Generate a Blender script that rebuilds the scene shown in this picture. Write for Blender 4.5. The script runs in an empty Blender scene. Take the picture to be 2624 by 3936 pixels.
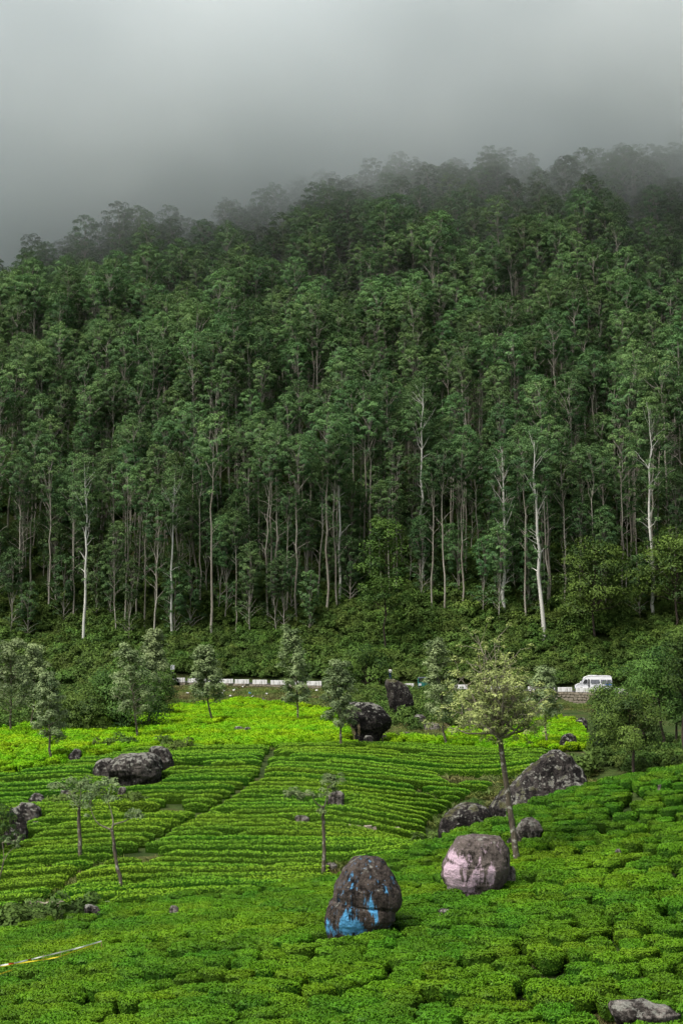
import bpy, math, random
import numpy as np
from mathutils import Vector, noise as mnoise

# ------------------------------------------------------------------ camera, sky, sun, exposure
scene = bpy.context.scene
W, H, F = 2624.0, 3936.0, 2624.0 * 50.0 / 24.0
HORIZON = 2450.0
PITCH = math.atan((HORIZON - H / 2) / F)
cam_data = bpy.data.cameras.new('camera')
cam_data.sensor_fit = 'HORIZONTAL'
cam_data.sensor_width = 24.0
cam_data.lens = 50.0
cam_data.clip_start = 0.5
cam_data.clip_end = 4000
cam = bpy.data.objects.new('camera', cam_data)
scene.collection.objects.link(cam)
cam.location = (0, 0, 0)
cam.rotation_euler = (math.pi / 2 + PITCH, 0, 0)
scene.camera = cam

SUN_ELEV, SUN_AZ = math.radians(58), math.radians(-125)     # azimuth measured from +Y towards +X
world = bpy.data.worlds.new('World')
scene.world = world
world.use_nodes = True
wn = world.node_tree
sky = wn.nodes.new('ShaderNodeTexSky')
sky.sky_type = 'NISHITA'
sky.sun_disc = False
sky.sun_elevation = SUN_ELEV
sky.sun_rotation = SUN_AZ
sky.air_density = 1.0
sky.dust_density = 6.0
hsv = wn.nodes.new('ShaderNodeHueSaturation')
hsv.inputs['Saturation'].default_value = 0.45                # overcast: the cloud cover greys the sky
bg = wn.nodes['Background']
bg.inputs['Strength'].default_value = 0.10
wn.links.new(sky.outputs['Color'], hsv.inputs['Color'])
wn.links.new(hsv.outputs['Color'], bg.inputs['Color'])

sun_data = bpy.data.lights.new('sun', 'SUN')
sun_data.energy = 1.5
sun_data.angle = math.radians(25)
sun_data.color = (1.0, 0.96, 0.9)
sun = bpy.data.objects.new('sun', sun_data)
scene.collection.objects.link(sun)
sdir = Vector((math.sin(SUN_AZ) * math.cos(SUN_ELEV), math.cos(SUN_AZ) * math.cos(SUN_ELEV), math.sin(SUN_ELEV)))
sun.rotation_euler = sdir.to_track_quat('Z', 'Y').to_euler()

scene.view_settings.view_transform = 'Standard'
scene.view_settings.look = 'None'
scene.view_settings.exposure = 0.94
scene.view_settings.gamma = 1.0
scene.view_settings.use_curve_mapping = False
scene.render.engine = 'CYCLES'
scene.cycles.max_bounces = 9
scene.cycles.diffuse_bounces = 3
scene.cycles.glossy_bounces = 2
scene.cycles.transmission_bounces = 3
scene.cycles.transparent_max_bounces = 6
scene.cycles.volume_bounces = 7
scene.cycles.volume_step_rate = 1.8
scene.cycles.volume_max_steps = 96
scene.cycles.use_denoising = True
scene.cycles.use_adaptive_sampling = True
scene.cycles.adaptive_threshold = 0.02
scene.cycles.caustics_reflective = False
scene.cycles.caustics_refractive = False

# ------------------------------------------------------------------ helpers
COL = scene.collection
rng = np.random.default_rng(7)
random.seed(7)
cp, sp = math.cos(PITCH), math.sin(PITCH)

def at(px, py, Y):
    """a point of the place seen at photo pixel (px, py), Y metres ahead of the camera"""
    u, v = (px - W / 2) / F, (H / 2 - py) / F
    d = (u, cp - v * sp, sp + v * cp)
    k = Y / d[1]
    return np.array((d[0] * k, Y, d[2] * k))

def project(P):
    P = np.atleast_2d(P)
    x, y, z = P[:, 0], P[:, 1], P[:, 2]
    fw = y * cp + z * sp
    up = -y * sp + z * cp
    fw = np.maximum(fw, 0.1)
    return W / 2 + F * x / fw, H / 2 - F * up / fw

def link(o, parent=None):
    COL.objects.link(o)
    if parent is not None:
        o.parent = parent
    return o

def tag(o, label=None, cat=None, group=None, kind=None):
    if label: o['label'] = label
    if cat: o['category'] = cat
    if group: o['group'] = group
    if kind: o['kind'] = kind
    return o

def empty(name, loc=(0, 0, 0), rz=0):
    o = bpy.data.objects.new(name, None)
    o.empty_display_size = 0.2
    o.location = loc
    o.rotation_euler = (0, 0, rz)
    return link(o)

def mesh_data(name, V, Fc, mats, normals=None, tint=None, smooth=False, mat_idx=None, extra=None):
    me = bpy.data.meshes.new(name)
    V = np.asarray(V, dtype=np.float32)
    if isinstance(Fc, np.ndarray):
        nf, k = Fc.shape
        me.vertices.add(len(V)); me.vertices.foreach_set('co', V.ravel())
        me.loops.add(nf * k); me.loops.foreach_set('vertex_index', Fc.astype(np.int32).ravel())
        me.polygons.add(nf)
        me.polygons.foreach_set('loop_start', np.arange(0, nf * k, k, dtype=np.int32))
        me.update(calc_edges=True)
    else:
        me.from_pydata(V.tolist(), [], Fc)
        me.update()
    for m in (mats if isinstance(mats, (list, tuple)) else [mats]):
        me.materials.append(m)
    n = len(me.polygons)
    if smooth or normals is not None:
        me.polygons.foreach_set('use_smooth', np.ones(n, dtype=bool))
    else:
        me.polygons.foreach_set('use_smooth', np.zeros(n, dtype=bool))
    if mat_idx is not None:
        me.polygons.foreach_set('material_index', np.asarray(mat_idx, dtype=np.int32))
    if tint is not None:
        a = me.attributes.new('tint', 'FLOAT', 'POINT')
        a.data.foreach_set('value', np.asarray(tint, dtype=np.float32))
    for nm, arr in (extra or {}).items():
        a = me.attributes.new(nm, 'FLOAT', 'POINT')
        a.data.foreach_set('value', np.asarray(arr, dtype=np.float32))
    if normals is not None:
        me.normals_split_custom_set_from_vertices(np.asarray(normals, dtype=np.float32).tolist())
    return me

def mesh_obj(name, V, Fc, mats, parent=None, **kw):
    return link(bpy.data.objects.new(name, mesh_data(name, V, Fc, mats, **kw)), parent)

def unit(a):
    return a / np.maximum(np.linalg.norm(a, axis=-1, keepdims=True), 1e-9)

class Geo:
    """collects quads"""
    def __init__(self):
        self.V, self.F, self.N, self.T, self.M, self.n = [], [], [], [], [], 0
    def add(self, V, Fq, N=None, T=None, M=0):
        V = np.asarray(V, float); Fq = np.asarray(Fq, int)
        self.V.append(V); self.F.append(Fq + self.n)
        self.N.append(np.zeros_like(V) if N is None else N)
        self.T.append(np.full(len(V), 0.5) if T is None else T)
        self.M.append(np.full(len(Fq), M)); self.n += len(V)
    def arrays(self):
        return (np.concatenate(self.V), np.concatenate(self.F), np.concatenate(self.N), np.concatenate(self.T), np.concatenate(self.M))
    def data(self, name, mats, custom=True, smooth=False):
        V, Fq, N, T, M = self.arrays()
        return mesh_data(name, V, Fq, mats, normals=N if custom else None, tint=T, mat_idx=M, smooth=smooth)
    def obj(self, name, mats, parent=None, custom=True, smooth=False):
        return link(bpy.data.objects.new(name, self.data(name, mats, custom, smooth)), parent)

def leaves(pos, nrm, length, width, r, jitter=0.6, dirbias=(0, 0, -0.4), biasw=1.0):
    n = len(pos)
    g = unit(nrm + jitter * r.normal(size=(n, 3)))
    flip = (np.sum(g * nrm, axis=1) < 0)
    g[flip] *= -1
    t = r.normal(size=(n, 3)) + np.asarray(dirbias) * biasw * 2
    t = unit(t - g * np.sum(t * g, axis=1, keepdims=True))
    b = np.cross(g, t)
    l = (np.asarray(length) * r.uniform(0.7, 1.3, n))[:, None] * 0.5
    w = (np.asarray(width) * r.uniform(0.7, 1.3, n))[:, None] * 0.5
    V = np.stack([pos - t * l, pos - b * w, pos + t * l, pos + b * w], axis=1).reshape(-1, 3)
    Fq = np.arange(4 * n).reshape(n, 4)
    N = np.repeat(unit(nrm * 0.75 + g * 0.25), 4, axis=0)
    return V, Fq, N

def tube(pts, rad, sides=7):
    pts = np.asarray(pts, float); rad = np.asarray(rad, float)
    n = len(pts)
    d = np.gradient(pts, axis=0); d = unit(d)
    ref = np.where(np.abs(d[:, 2:3]) > 0.9, np.array([[1.0, 0, 0]]), np.array([[0, 0, 1.0]]))
    a = unit(np.cross(d, ref)); b = np.cross(d, a)
    th = np.linspace(0, 2 * math.pi, sides, endpoint=False)
    V = pts[:, None, :] + rad[:, None, None] * (np.cos(th)[None, :, None] * a[:, None, :] + np.sin(th)[None, :, None] * b[:, None, :])
    idx = np.arange(n * sides).reshape(n, sides)
    q = np.stack([idx[:-1], np.roll(idx[:-1], -1, 1), np.roll(idx[1:], -1, 1), idx[1:]], axis=-1).reshape(-1, 4)
    N = unit(V - pts[:, None, :]).reshape(-1, 3)
    return V.reshape(-1, 3), q, N

def curve(p0, p1, bend, r, n=6, wob=0.04):
    p0, p1 = np.asarray(p0, float), np.asarray(p1, float)
    t = np.linspace(0, 1, n)[:, None]
    L = np.linalg.norm(p1 - p0)
    c = p0 * (1 - t) + p1 * t + np.asarray(bend) * (4 * t * (1 - t)) * L
    c[1:-1] += r.normal(size=(n - 2, 3)) * wob * L
    return c

# box helper for built things (12 triangles each)
BOXF = [(0, 3, 2, 1), (4, 5, 6, 7), (0, 1, 5, 4), (1, 2, 6, 5), (2, 3, 7, 6), (3, 0, 4, 7)]
def box_v(c, s):
    x, y, z = c; a, b, h = s[0] / 2, s[1] / 2, s[2] / 2
    return [(x - a, y - b, z - h), (x + a, y - b, z - h), (x + a, y + b, z - h), (x - a, y + b, z - h),
            (x - a, y - b, z + h), (x + a, y - b, z + h), (x + a, y + b, z + h), (x - a, y + b, z + h)]
def box_obj(name, c, s, mat, parent=None, bevel=0.0):
    o = mesh_obj(name, box_v(c, s), BOXF, mat, parent)
    if bevel:
        m = o.modifiers.new('bevel', 'BEVEL'); m.width = bevel; m.segments = 2
    return o

ONES = ['', 'first', 'second', 'third', 'fourth', 'fifth', 'sixth', 'seventh', 'eighth', 'ninth', 'tenth', 'eleventh', 'twelfth', 'thirteenth',
        'fourteenth', 'fifteenth', 'sixteenth', 'seventeenth', 'eighteenth', 'nineteenth']
TENS = ['', '', 'twenty', 'thirty', 'forty', 'fifty', 'sixty', 'seventy', 'eighty', 'ninety']
TENTH = ['', '', 'twentieth', 'thirtieth', 'fortieth', 'fiftieth', 'sixtieth', 'seventieth', 'eightieth', 'ninetieth']
def ordinal(k):
    if k < 20: return ONES[k]
    return TENTH[k // 10] if k % 10 == 0 else TENS[k // 10] + '-' + ONES[k % 10]

# ------------------------------------------------------------------ materials
def new_mat(name):
    m = bpy.data.materials.new(name); m.use_nodes = True
    nt = m.node_tree; nt.nodes.clear()
    out = nt.nodes.new('ShaderNodeOutputMaterial')
    return m, nt, out

def nd(nt, typ, **kw):
    n = nt.nodes.new(typ)
    for k, v in kw.items():
        if k.startswith('i_'):
            n.inputs[k[2:].replace('_', ' ')].default_value = v
        else:
            setattr(n, k, v)
    return n

def rgb(c): return (c[0], c[1], c[2], 1.0)

def mixc(nt, fac, a, b, blend='MIX'):
    n = nt.nodes.new('ShaderNodeMix'); n.data_type = 'RGBA'; n.blend_type = blend
    for s, v in ((0, fac), (6, a), (7, b)):
        if hasattr(v, 'links'): nt.links.new(v, n.inputs[s])
        else: n.inputs[s].default_value = v if s == 0 else rgb(v)
    return n.outputs[2]

def mathn(nt, op, a, b=None, clamp=False):
    n = nt.nodes.new('ShaderNodeMath'); n.operation = op; n.use_clamp = clamp
    for s, v in ((0, a), (1, b)):
        if v is None: continue
        if hasattr(v, 'links'): nt.links.new(v, n.inputs[s])
        else: n.inputs[s].default_value = v
    return n.outputs[0]

def ramp(nt, fac, stops):
    n = nt.nodes.new('ShaderNodeValToRGB')
    el = n.color_ramp.elements
    while len(el) < len(stops): el.new(0.5)
    for e, (p, c) in zip(el, stops):
        e.position = p; e.color = rgb(c) if not np.isscalar(c) else (c, c, c, 1)
    nt.links.new(fac, n.inputs[0])
    return n.outputs[0]

def noise_tex(nt, scale, detail=4, rough=0.55, vec=None, dims=None):
    n = nt.nodes.new('ShaderNodeTexNoise'); n.inputs['Scale'].default_value = scale
    n.inputs['Detail'].default_value = detail; n.inputs['Roughness'].default_value = rough
    if vec is not None: nt.links.new(vec, n.inputs['Vector'])
    return n.outputs['Fac']

def obj_coord(nt, scale=(1, 1, 1), which='Object'):
    t = nt.nodes.new('ShaderNodeTexCoord'); m = nt.nodes.new('ShaderNodeMapping')
    m.inputs['Scale'].default_value = scale
    nt.links.new(t.outputs[which], m.inputs['Vector'])
    return m.outputs[0]

def geo_pos(nt, scale=(1, 1, 1)):
    t = nt.nodes.new('ShaderNodeNewGeometry'); m = nt.nodes.new('ShaderNodeMapping')
    m.inputs['Scale'].default_value = scale
    nt.links.new(t.outputs['Position'], m.inputs['Vector'])
    return m.outputs[0]

def principled(nt, out, color, rough=0.8, spec=0.3, bump=None, bump_strength=0.3, bump_dist=0.05, metallic=0.0):
    p = nt.nodes.new('ShaderNodeBsdfPrincipled')
    if hasattr(color, 'links'): nt.links.new(color, p.inputs['Base Color'])
    else: p.inputs['Base Color'].default_value = rgb(color)
    if hasattr(rough, 'links'): nt.links.new(rough, p.inputs['Roughness'])
    else: p.inputs['Roughness'].default_value = rough
    p.inputs['Specular IOR Level'].default_value = spec
    p.inputs['Metallic'].default_value = metallic
    if bump is not None:
        b = nt.nodes.new('ShaderNodeBump'); b.inputs['Strength'].default_value = bump_strength
        b.inputs['Distance'].default_value = bump_dist
        nt.links.new(bump, b.inputs['Height']); nt.links.new(b.outputs[0], p.inputs['Normal'])
    nt.links.new(p.outputs[0], out.inputs['Surface'])
    return p

def leaf_mat(name, dark, light, patch=None, patch_scale=0.3, var=0.25, hue=0.02, transl=0.2, rough=0.55, spec=0.25):
    m, nt, out = new_mat(name)
    a = nd(nt, 'ShaderNodeAttribute', attribute_name='tint')
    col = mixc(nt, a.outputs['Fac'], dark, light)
    if patch is not None:
        nf = noise_tex(nt, patch_scale, 3, 0.5, geo_pos(nt))
        pf = ramp(nt, nf, [(0.42, 0.0), (0.62, 1.0)])
        col = mixc(nt, mathn(nt, 'MULTIPLY', pf, 0.75), col, mixc(nt, a.outputs['Fac'], [c * 0.6 for c in patch], patch))
    oi = nd(nt, 'ShaderNodeObjectInfo')
    h = nd(nt, 'ShaderNodeHueSaturation')
    nt.links.new(col, h.inputs['Color'])
    mr = nd(nt, 'ShaderNodeMapRange'); nt.links.new(oi.outputs['Random'], mr.inputs['Value'])
    mr.inputs['To Min'].default_value = 1 - var; mr.inputs['To Max'].default_value = 1 + var
    nt.links.new(mr.outputs[0], h.inputs['Value'])
    wnz = nd(nt, 'ShaderNodeTexWhiteNoise', noise_dimensions='1D'); nt.links.new(oi.outputs['Random'], wnz.inputs['W'])
    mr2 = nd(nt, 'ShaderNodeMapRange'); nt.links.new(wnz.outputs['Value'], mr2.inputs['Value'])
    mr2.inputs['To Min'].default_value = 0.5 - hue; mr2.inputs['To Max'].default_value = 0.5 + hue
    nt.links.new(mr2.outputs[0], h.inputs['Hue'])
    p = nt.nodes.new('ShaderNodeBsdfPrincipled')
    nt.links.new(h.outputs[0], p.inputs['Base Color'])
    p.inputs['Roughness'].default_value = rough; p.inputs['Specular IOR Level'].default_value = spec
    t = nt.nodes.new('ShaderNodeBsdfTranslucent'); nt.links.new(h.outputs[0], t.inputs['Color'])
    mx = nt.nodes.new('ShaderNodeMixShader'); mx.inputs[0].default_value = transl
    nt.links.new(p.outputs[0], mx.inputs[1]); nt.links.new(t.outputs[0], mx.inputs[2])
    nt.links.new(mx.outputs[0], out.inputs['Surface'])
    return m

def bark_mat(name, a, b, scale=(6, 6, 1.2), spots=None):
    m, nt, out = new_mat(name)
    f = noise_tex(nt, 1.0, 5, 0.6, obj_coord(nt, scale))
    col = ramp(nt, f, [(0.3, a), (0.68, b)])
    if spots is not None:
        f2 = noise_tex(nt, 3.5, 4, 0.65, obj_coord(nt))
        col = mixc(nt, ramp(nt, f2, [(0.56, 0.0), (0.62, 1.0)]), col, spots)
    principled(nt, out, col, 0.85, 0.2, f, 0.4, 0.03)
    return m

M = {}
M['euc_leaf'] = leaf_mat('eucalyptus_leaf', (0.036, 0.085, 0.036), (0.145, 0.25, 0.08), var=0.38, hue=0.018, spec=0.12, rough=0.6)
M['oak_leaf'] = leaf_mat('silver_oak_leaf', (0.05, 0.09, 0.028), (0.28, 0.365, 0.155), var=0.12, hue=0.01, transl=0.15)
M['olive_leaf'] = leaf_mat('olive_spray_leaf', (0.065, 0.105, 0.022), (0.37, 0.44, 0.14), var=0.05, hue=0.005, transl=0.15)
M['acacia_leaf'] = leaf_mat('acacia_leaf', (0.02, 0.05, 0.011), (0.12, 0.21, 0.038), var=0.15, hue=0.015, spec=0.12)
M['shrub_leaf'] = leaf_mat('shrub_leaf', (0.028, 0.06, 0.014), (0.11, 0.19, 0.035), var=0.3, hue=0.015, patch=(0.10, 0.155, 0.035), patch_scale=0.12, spec=0.08)
M['tea_near'] = leaf_mat('tea_leaf_near', (0.022, 0.075, 0.005), (0.105, 0.265, 0.012), var=0.18, hue=0.012, patch=(0.165, 0.32, 0.01), patch_scale=0.16, spec=0.14, rough=0.5)
M['tea_mid'] = leaf_mat('tea_leaf_mid', (0.025, 0.085, 0.008), (0.195, 0.41, 0.022), var=0.14, hue=0.01, patch=(0.23, 0.41, 0.02), patch_scale=0.1, spec=0.12, rough=0.5)
M['tea_young'] = leaf_mat('tea_leaf_young', (0.09, 0.23, 0.004), (0.225, 0.48, 0.010), var=0.2, hue=0.014, patch=(0.32, 0.53, 0.008), patch_scale=0.12, spec=0.1)
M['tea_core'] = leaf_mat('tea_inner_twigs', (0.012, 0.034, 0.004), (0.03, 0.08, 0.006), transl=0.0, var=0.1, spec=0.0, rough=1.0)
M['grass'] = leaf_mat('grass_blade', (0.055, 0.095, 0.018), (0.17, 0.23, 0.055), var=0.3, hue=0.03, patch=(0.19, 0.15, 0.07), patch_scale=0.2, spec=0.1)
M['euc_bark'] = bark_mat('eucalyptus_bark', (0.15, 0.125, 0.095), (0.42, 0.40, 0.34), (1.6, 1.6, 0.12))
M['oak_bark'] = bark_mat('silver_oak_bark', (0.055, 0.045, 0.032), (0.15, 0.125, 0.09), (9, 9, 2.0), spots=(0.36, 0.35, 0.30))
M['twig'] = bark_mat('pale_branch_bark', (0.14, 0.12, 0.085), (0.33, 0.30, 0.23), (9, 9, 9))
M['dark_bark'] = bark_mat('dark_bark', (0.025, 0.02, 0.016), (0.07, 0.055, 0.042), (8, 8, 2))

def ground_mat():
    m, nt, out = new_mat('ground_soil_and_grass')
    pos = geo_pos(nt)
    a = noise_tex(nt, 0.35, 6, 0.6, pos); b = noise_tex(nt, 3.0, 5, 0.65, pos)
    col = ramp(nt, a, [(0.35, (0.022, 0.04, 0.01)), (0.52, (0.05, 0.075, 0.018)), (0.68, (0.075, 0.06, 0.03))])
    col = mixc(nt, mathn(nt, 'MULTIPLY', b, 0.6), col, (0.03, 0.055, 0.012))
    principled(nt, out, col, 0.95, 0.1, b, 0.8, 0.2)
    return m
M['ground'] = ground_mat()

def rock_mat(name, base=(0.035, 0.03, 0.027), mid=(0.11, 0.095, 0.082), lichen=(0.36, 0.36, 0.31), lichen_amt=0.55, moss_amt=0.3, paint=None, streak=0.5, pale=None):
    m, nt, out = new_mat(name)
    oc = obj_coord(nt)
    big = noise_tex(nt, 0.7, 6, 0.6, oc)
    fine = noise_tex(nt, 6.0, 6, 0.7, oc)
    st = noise_tex(nt, 1.0, 5, 0.6, obj_coord(nt, (4.0, 4.0, 0.45)))
    v = mathn(nt, 'ADD', mathn(nt, 'MULTIPLY', big, 0.45), mathn(nt, 'ADD', mathn(nt, 'MULTIPLY', st, streak * 0.7), mathn(nt, 'MULTIPLY', fine, 0.55 - streak * 0.25)))
    col = ramp(nt, v, [(0.51, [c * 0.6 for c in base]), (0.58, base), (0.635, [x * 0.3 + y * 0.7 for x, y in zip(base, mid)]), (0.70, [c * 1.35 for c in mid])])
    geo = nd(nt, 'ShaderNodeNewGeometry')
    sx = nd(nt, 'ShaderNodeSeparateXYZ'); nt.links.new(geo.outputs['Normal'], sx.inputs[0])
    up = mathn(nt, 'MULTIPLY', sx.outputs['Z'], 0.12)
    lf = noise_tex(nt, 2.6, 6, 0.72, oc)
    lm = ramp(nt, mathn(nt, 'ADD', lf, up), [(0.74 - 0.2 * lichen_amt, 0.0), (0.80 - 0.2 * lichen_amt, 1.0)])
    if paint is not None:
        pa = nd(nt, 'ShaderNodeAttribute', attribute_name='paint')
        sf = noise_tex(nt, 1.0, 6, 0.7, obj_coord(nt, (5.0, 5.0, 0.7)))
        pm = mathn(nt, 'ADD', pa.outputs['Fac'], mathn(nt, 'MULTIPLY', mathn(nt, 'SUBTRACT', sf, 0.5), 2.6))
        sf2 = noise_tex(nt, 1.0, 4, 0.6, obj_coord(nt, (16.0, 16.0, 1.6)))
        pm = mathn(nt, 'ADD', pm, mathn(nt, 'MULTIPLY', mathn(nt, 'SUBTRACT', sf2, 0.5), 1.6))
        pm = ramp(nt, pm, [(0.28, 0.0), (0.66, 1.0)])
        pc = mixc(nt, fine, [c * 0.62 for c in paint], [min(1, c * 1.25) for c in paint])
        col = mixc(nt, pm, col, pc)
    col = mixc(nt, mathn(nt, 'MULTIPLY', lm, 0.85), col, mixc(nt, fine, [c * 0.45 for c in lichen], lichen))
    if pale is not None:
        pa2 = nd(nt, 'ShaderNodeAttribute', attribute_name='pale')
        f2 = mathn(nt, 'ADD', pa2.outputs['Fac'], mathn(nt, 'MULTIPLY', mathn(nt, 'SUBTRACT', st, 0.5), 1.2))
        col = mixc(nt, ramp(nt, f2, [(0.45, 0.0), (0.6, 1.0)]), col, mixc(nt, fine, [c * 0.6 for c in pale], pale))
    mo = noise_tex(nt, 1.3, 5, 0.65, oc)
    mm = ramp(nt, mathn(nt, 'ADD', mo, mathn(nt, 'MULTIPLY', sx.outputs['Z'], 0.16)), [(0.78 - 0.2 * moss_amt, 0.0), (0.86 - 0.2 * moss_amt, 1.0)])
    col = mixc(nt, mathn(nt, 'MULTIPLY', mm, 0.85), col, mixc(nt, fine, (0.025, 0.03, 0.01), (0.09, 0.085, 0.02)))
    principled(nt, out, col, 0.9, 0.15, mathn(nt, 'ADD', mathn(nt, 'ADD', fine, big), st), 0.9, 0.2)
    return m

M['rock'] = rock_mat('weathered_rock', (0.02, 0.018, 0.016), (0.08, 0.071, 0.063), lichen_amt=0.78)
M['rock_dark'] = rock_mat('dark_rock', (0.012, 0.0105, 0.01), (0.045, 0.039, 0.035), lichen_amt=0.74, moss_amt=0.6)
M['rock_pale'] = rock_mat('pale_rock', (0.04, 0.035, 0.03), (0.19, 0.17, 0.15), lichen_amt=0.7, moss_amt=0.1)
M['rock_blue'] = rock_mat('blue_stained_rock', (0.013, 0.0105, 0.009), (0.062, 0.05, 0.042), lichen_amt=0.33, moss_amt=0.0, paint=(0.11, 0.38, 0.68), streak=0.75)
M['rock_pink'] = rock_mat('pink_painted_rock', (0.018, 0.014, 0.012), (0.10, 0.083, 0.073), lichen_amt=0.45, moss_amt=0.05, paint=(0.58, 0.43, 0.51), streak=0.85)
M['rock_split'] = rock_mat('split_rock', (0.011, 0.01, 0.0095), (0.06, 0.053, 0.048), lichen_amt=0.72, moss_amt=0.3, pale=(0.40, 0.30, 0.22), streak=0.3)

def plain(name, color, rough=0.6, spec=0.4, grime=None, gscale=6.0, gstretch=(1, 1, 1), metallic=0):
    m, nt, out = new_mat(name)
    f = noise_tex(nt, gscale, 5, 0.65, obj_coord(nt, gstretch))
    if grime is not None:
        col = mixc(nt, ramp(nt, f, [(0.5, 0.0), (0.72, 1.0)]), color, grime)
    else:
        col = mixc(nt, f, [c * 0.9 for c in color], [min(1, c * 1.08) for c in color])
    principled(nt, out, col, rough, spec, f, 0.1, 0.01, metallic)
    return m
M['whitewash'] = plain('whitewashed_concrete', (0.72, 0.72, 0.70), 0.9, 0.2, grime=(0.20, 0.19, 0.17), gscale=1.6, gstretch=(2.5, 1, 0.5))
M['stone_wall'] = plain('wall_stone', (0.30, 0.26, 0.20), 0.95, 0.15, grime=(0.10, 0.10, 0.05), gscale=2.0)
M['mortar'] = plain('wall_backing', (0.06, 0.065, 0.035), 0.95, 0.1)
M['asphalt'] = plain('asphalt', (0.05, 0.05, 0.05), 0.9, 0.2)
M['van_paint'] = plain('white_van_paint', (0.80, 0.81, 0.82), 0.25, 0.5)
M['glass'] = plain('dark_window_glass', (0.02, 0.022, 0.025), 0.08, 0.6)
M['curtain'] = plain('grey_curtain', (0.16, 0.17, 0.19), 0.9, 0.1, grime=(0.07, 0.075, 0.09), gscale=3, gstretch=(14, 1, 0.2))
M['rubber'] = plain('black_rubber', (0.015, 0.015, 0.015), 0.8, 0.3)
M['steel'] = plain('grey_metal', (0.35, 0.36, 0.37), 0.4, 0.5, metallic=0.6)
M['lamp'] = plain('lamp_lens', (0.6, 0.62, 0.62), 0.15, 0.6)
M['blue_decal'] = plain('blue_stripe', (0.05, 0.16, 0.55), 0.4, 0.4)
M['teal'] = plain('teal_paint', (0.02, 0.16, 0.13), 0.4, 0.5)
M['canvas'] = plain('grey_canvas', (0.12, 0.14, 0.16), 0.8, 0.2)
M['tape_white'] = plain('white_tape', (0.78, 0.78, 0.76), 0.5, 0.3)
M['tape_yellow'] = plain('yellow_tape', (0.75, 0.62, 0.04), 0.5, 0.3)
M['tape_red'] = plain('red_tape', (0.55, 0.07, 0.03), 0.5, 0.3)
M['stake'] = plain('bare_wood', (0.30, 0.21, 0.12), 0.9, 0.2)
M['litter_white'] = plain('white_litter', (0.7, 0.7, 0.68), 0.7, 0.3)
M['litter_blue'] = plain('blue_litter', (0.08, 0.35, 0.6), 0.6, 0.3)
M['sign_white'] = plain('white_sign', (0.6, 0.62, 0.62), 0.6, 0.3)

# ------------------------------------------------------------------ terrain
TEA = 0.75
ctrl = []
def C(px, py, Y, dz=0.0):
    p = at(px, py, Y); ctrl.append((p[0], p[1], p[2] - dz))
for p in [(0,3936,52),(1312,3936,47),(2624,3936,43.5),(0,3700,64),(600,3650,62.5),(1390,3580,59),(2000,3580,57),(2624,3580,54),(700,3550,68),(1100,3500,67),
          (1820,3420,68),(2300,3300,71),(2624,3200,74),(2624,2985,97),(2300,3030,95),(2000,3110,92),(1700,3220,88),(1400,3330,83),(1100,3400,80),(700,3440,79),(300,3500,77),(0,3570,75),
          (1440,3215,92),(1440,3100,101),(1440,3000,110),(1440,2860,125),(1900,3000,115),(1900,2880,126),(600,3300,88),(600,3150,98),(600,3000,110),(600,2870,124),
          (0,3400,85),(0,3200,97),(0,3000,112),(0,2900,122),(1000,3300,88),(1000,3100,102),(1000,2860,125),
          (0,2800,150),(400,2760,165),(800,2705,190),(1250,2720,185),(1250,2790,150),(800,2790,150),(400,2830,138),(1700,2830,135),(2100,2780,155)]:
    C(*p, dz=TEA)
for p in [(2000,3250,101),(2400,3120,106),(1700,3310,95),(2250,2960,114),(2430,2990,108),(2624,2950,112),(2150,2730,185),(2500,2850,150),(900,2668,215),(300,2690,205),(1500,2700,190),(1600,2690,210),(2200,2735,222),(2600,2720,222)]:
    C(*p)
ctrl += [(0, 0, -1.9), (-25, 0, -3.5), (25, 0, -1.5), (0, 10, -4.2), (0, 25, -8.4), (-20, 25, -9.5), (20, 25, -7.6), (-60, 40, -17), (60, 40, -8), (-60, 80, -17), (60, 80, -5), (75, 120, -4), (-70, 120, -12), (90,170,-7), (-90,170,-9)]
def road_y(x): return 240.0 - 0.133 * (x + 20.3)          # the face of the roadside wall
def road_z(x): return -7.7 - 0.02 * (x + 20.3)
for x in (-90, -50, -20, 5, 30, 60, 90):
    ctrl += [(x, road_y(x) + 1.0, road_z(x)), (x, road_y(x) + 8, road_z(x)), (x, road_y(x) + 14, road_z(x) + 3.2), (x, road_y(x) + 24, road_z(x) + 8.0)]
for x, pts in ((-170, [(290, 12), (350, 30), (410, 46), (470, 48), (540, 85), (640, 170), (710, 200)]),
               (-96, [(290, 18), (350, 52), (400, 70), (440, 74), (500, 68), (560, 95), (660, 150), (710, 170)]),
               (-40, [(290, 22), (350, 62), (410, 93), (440, 98), (520, 92), (700, 85)]),
               (20, [(290, 23), (350, 66), (420, 106), (450, 110), (520, 104), (700, 95)]),
               (80, [(290, 24), (350, 68), (420, 112), (450, 118), (520, 114), (700, 105)]),
               (170, [(290, 26), (350, 71), (420, 116), (500, 132), (600, 190), (700, 250)])):
    for y, z in pts: ctrl.append((x, y, z))
ctrl = np.array(ctrl)

def tps_kernel(d2): return 0.5 * d2 * np.log(d2 + 1e-9)
_S = 100.0
_P = ctrl[:, :2] / _S
_d2 = ((_P[:, None, :] - _P[None, :, :]) ** 2).sum(-1)
_K = tps_kernel(_d2) + np.eye(len(_P)) * 2e-4
_Q = np.hstack([np.ones((len(_P), 1)), _P])
_A = np.block([[_K, _Q], [_Q.T, np.zeros((3, 3))]])
_w = np.linalg.solve(_A, np.concatenate([ctrl[:, 2], np.zeros(3)]))

def sstep(a, b, x):
    t = np.clip((x - a) / (b - a), 0, 1); return t * t * (3 - 2 * t)

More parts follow.
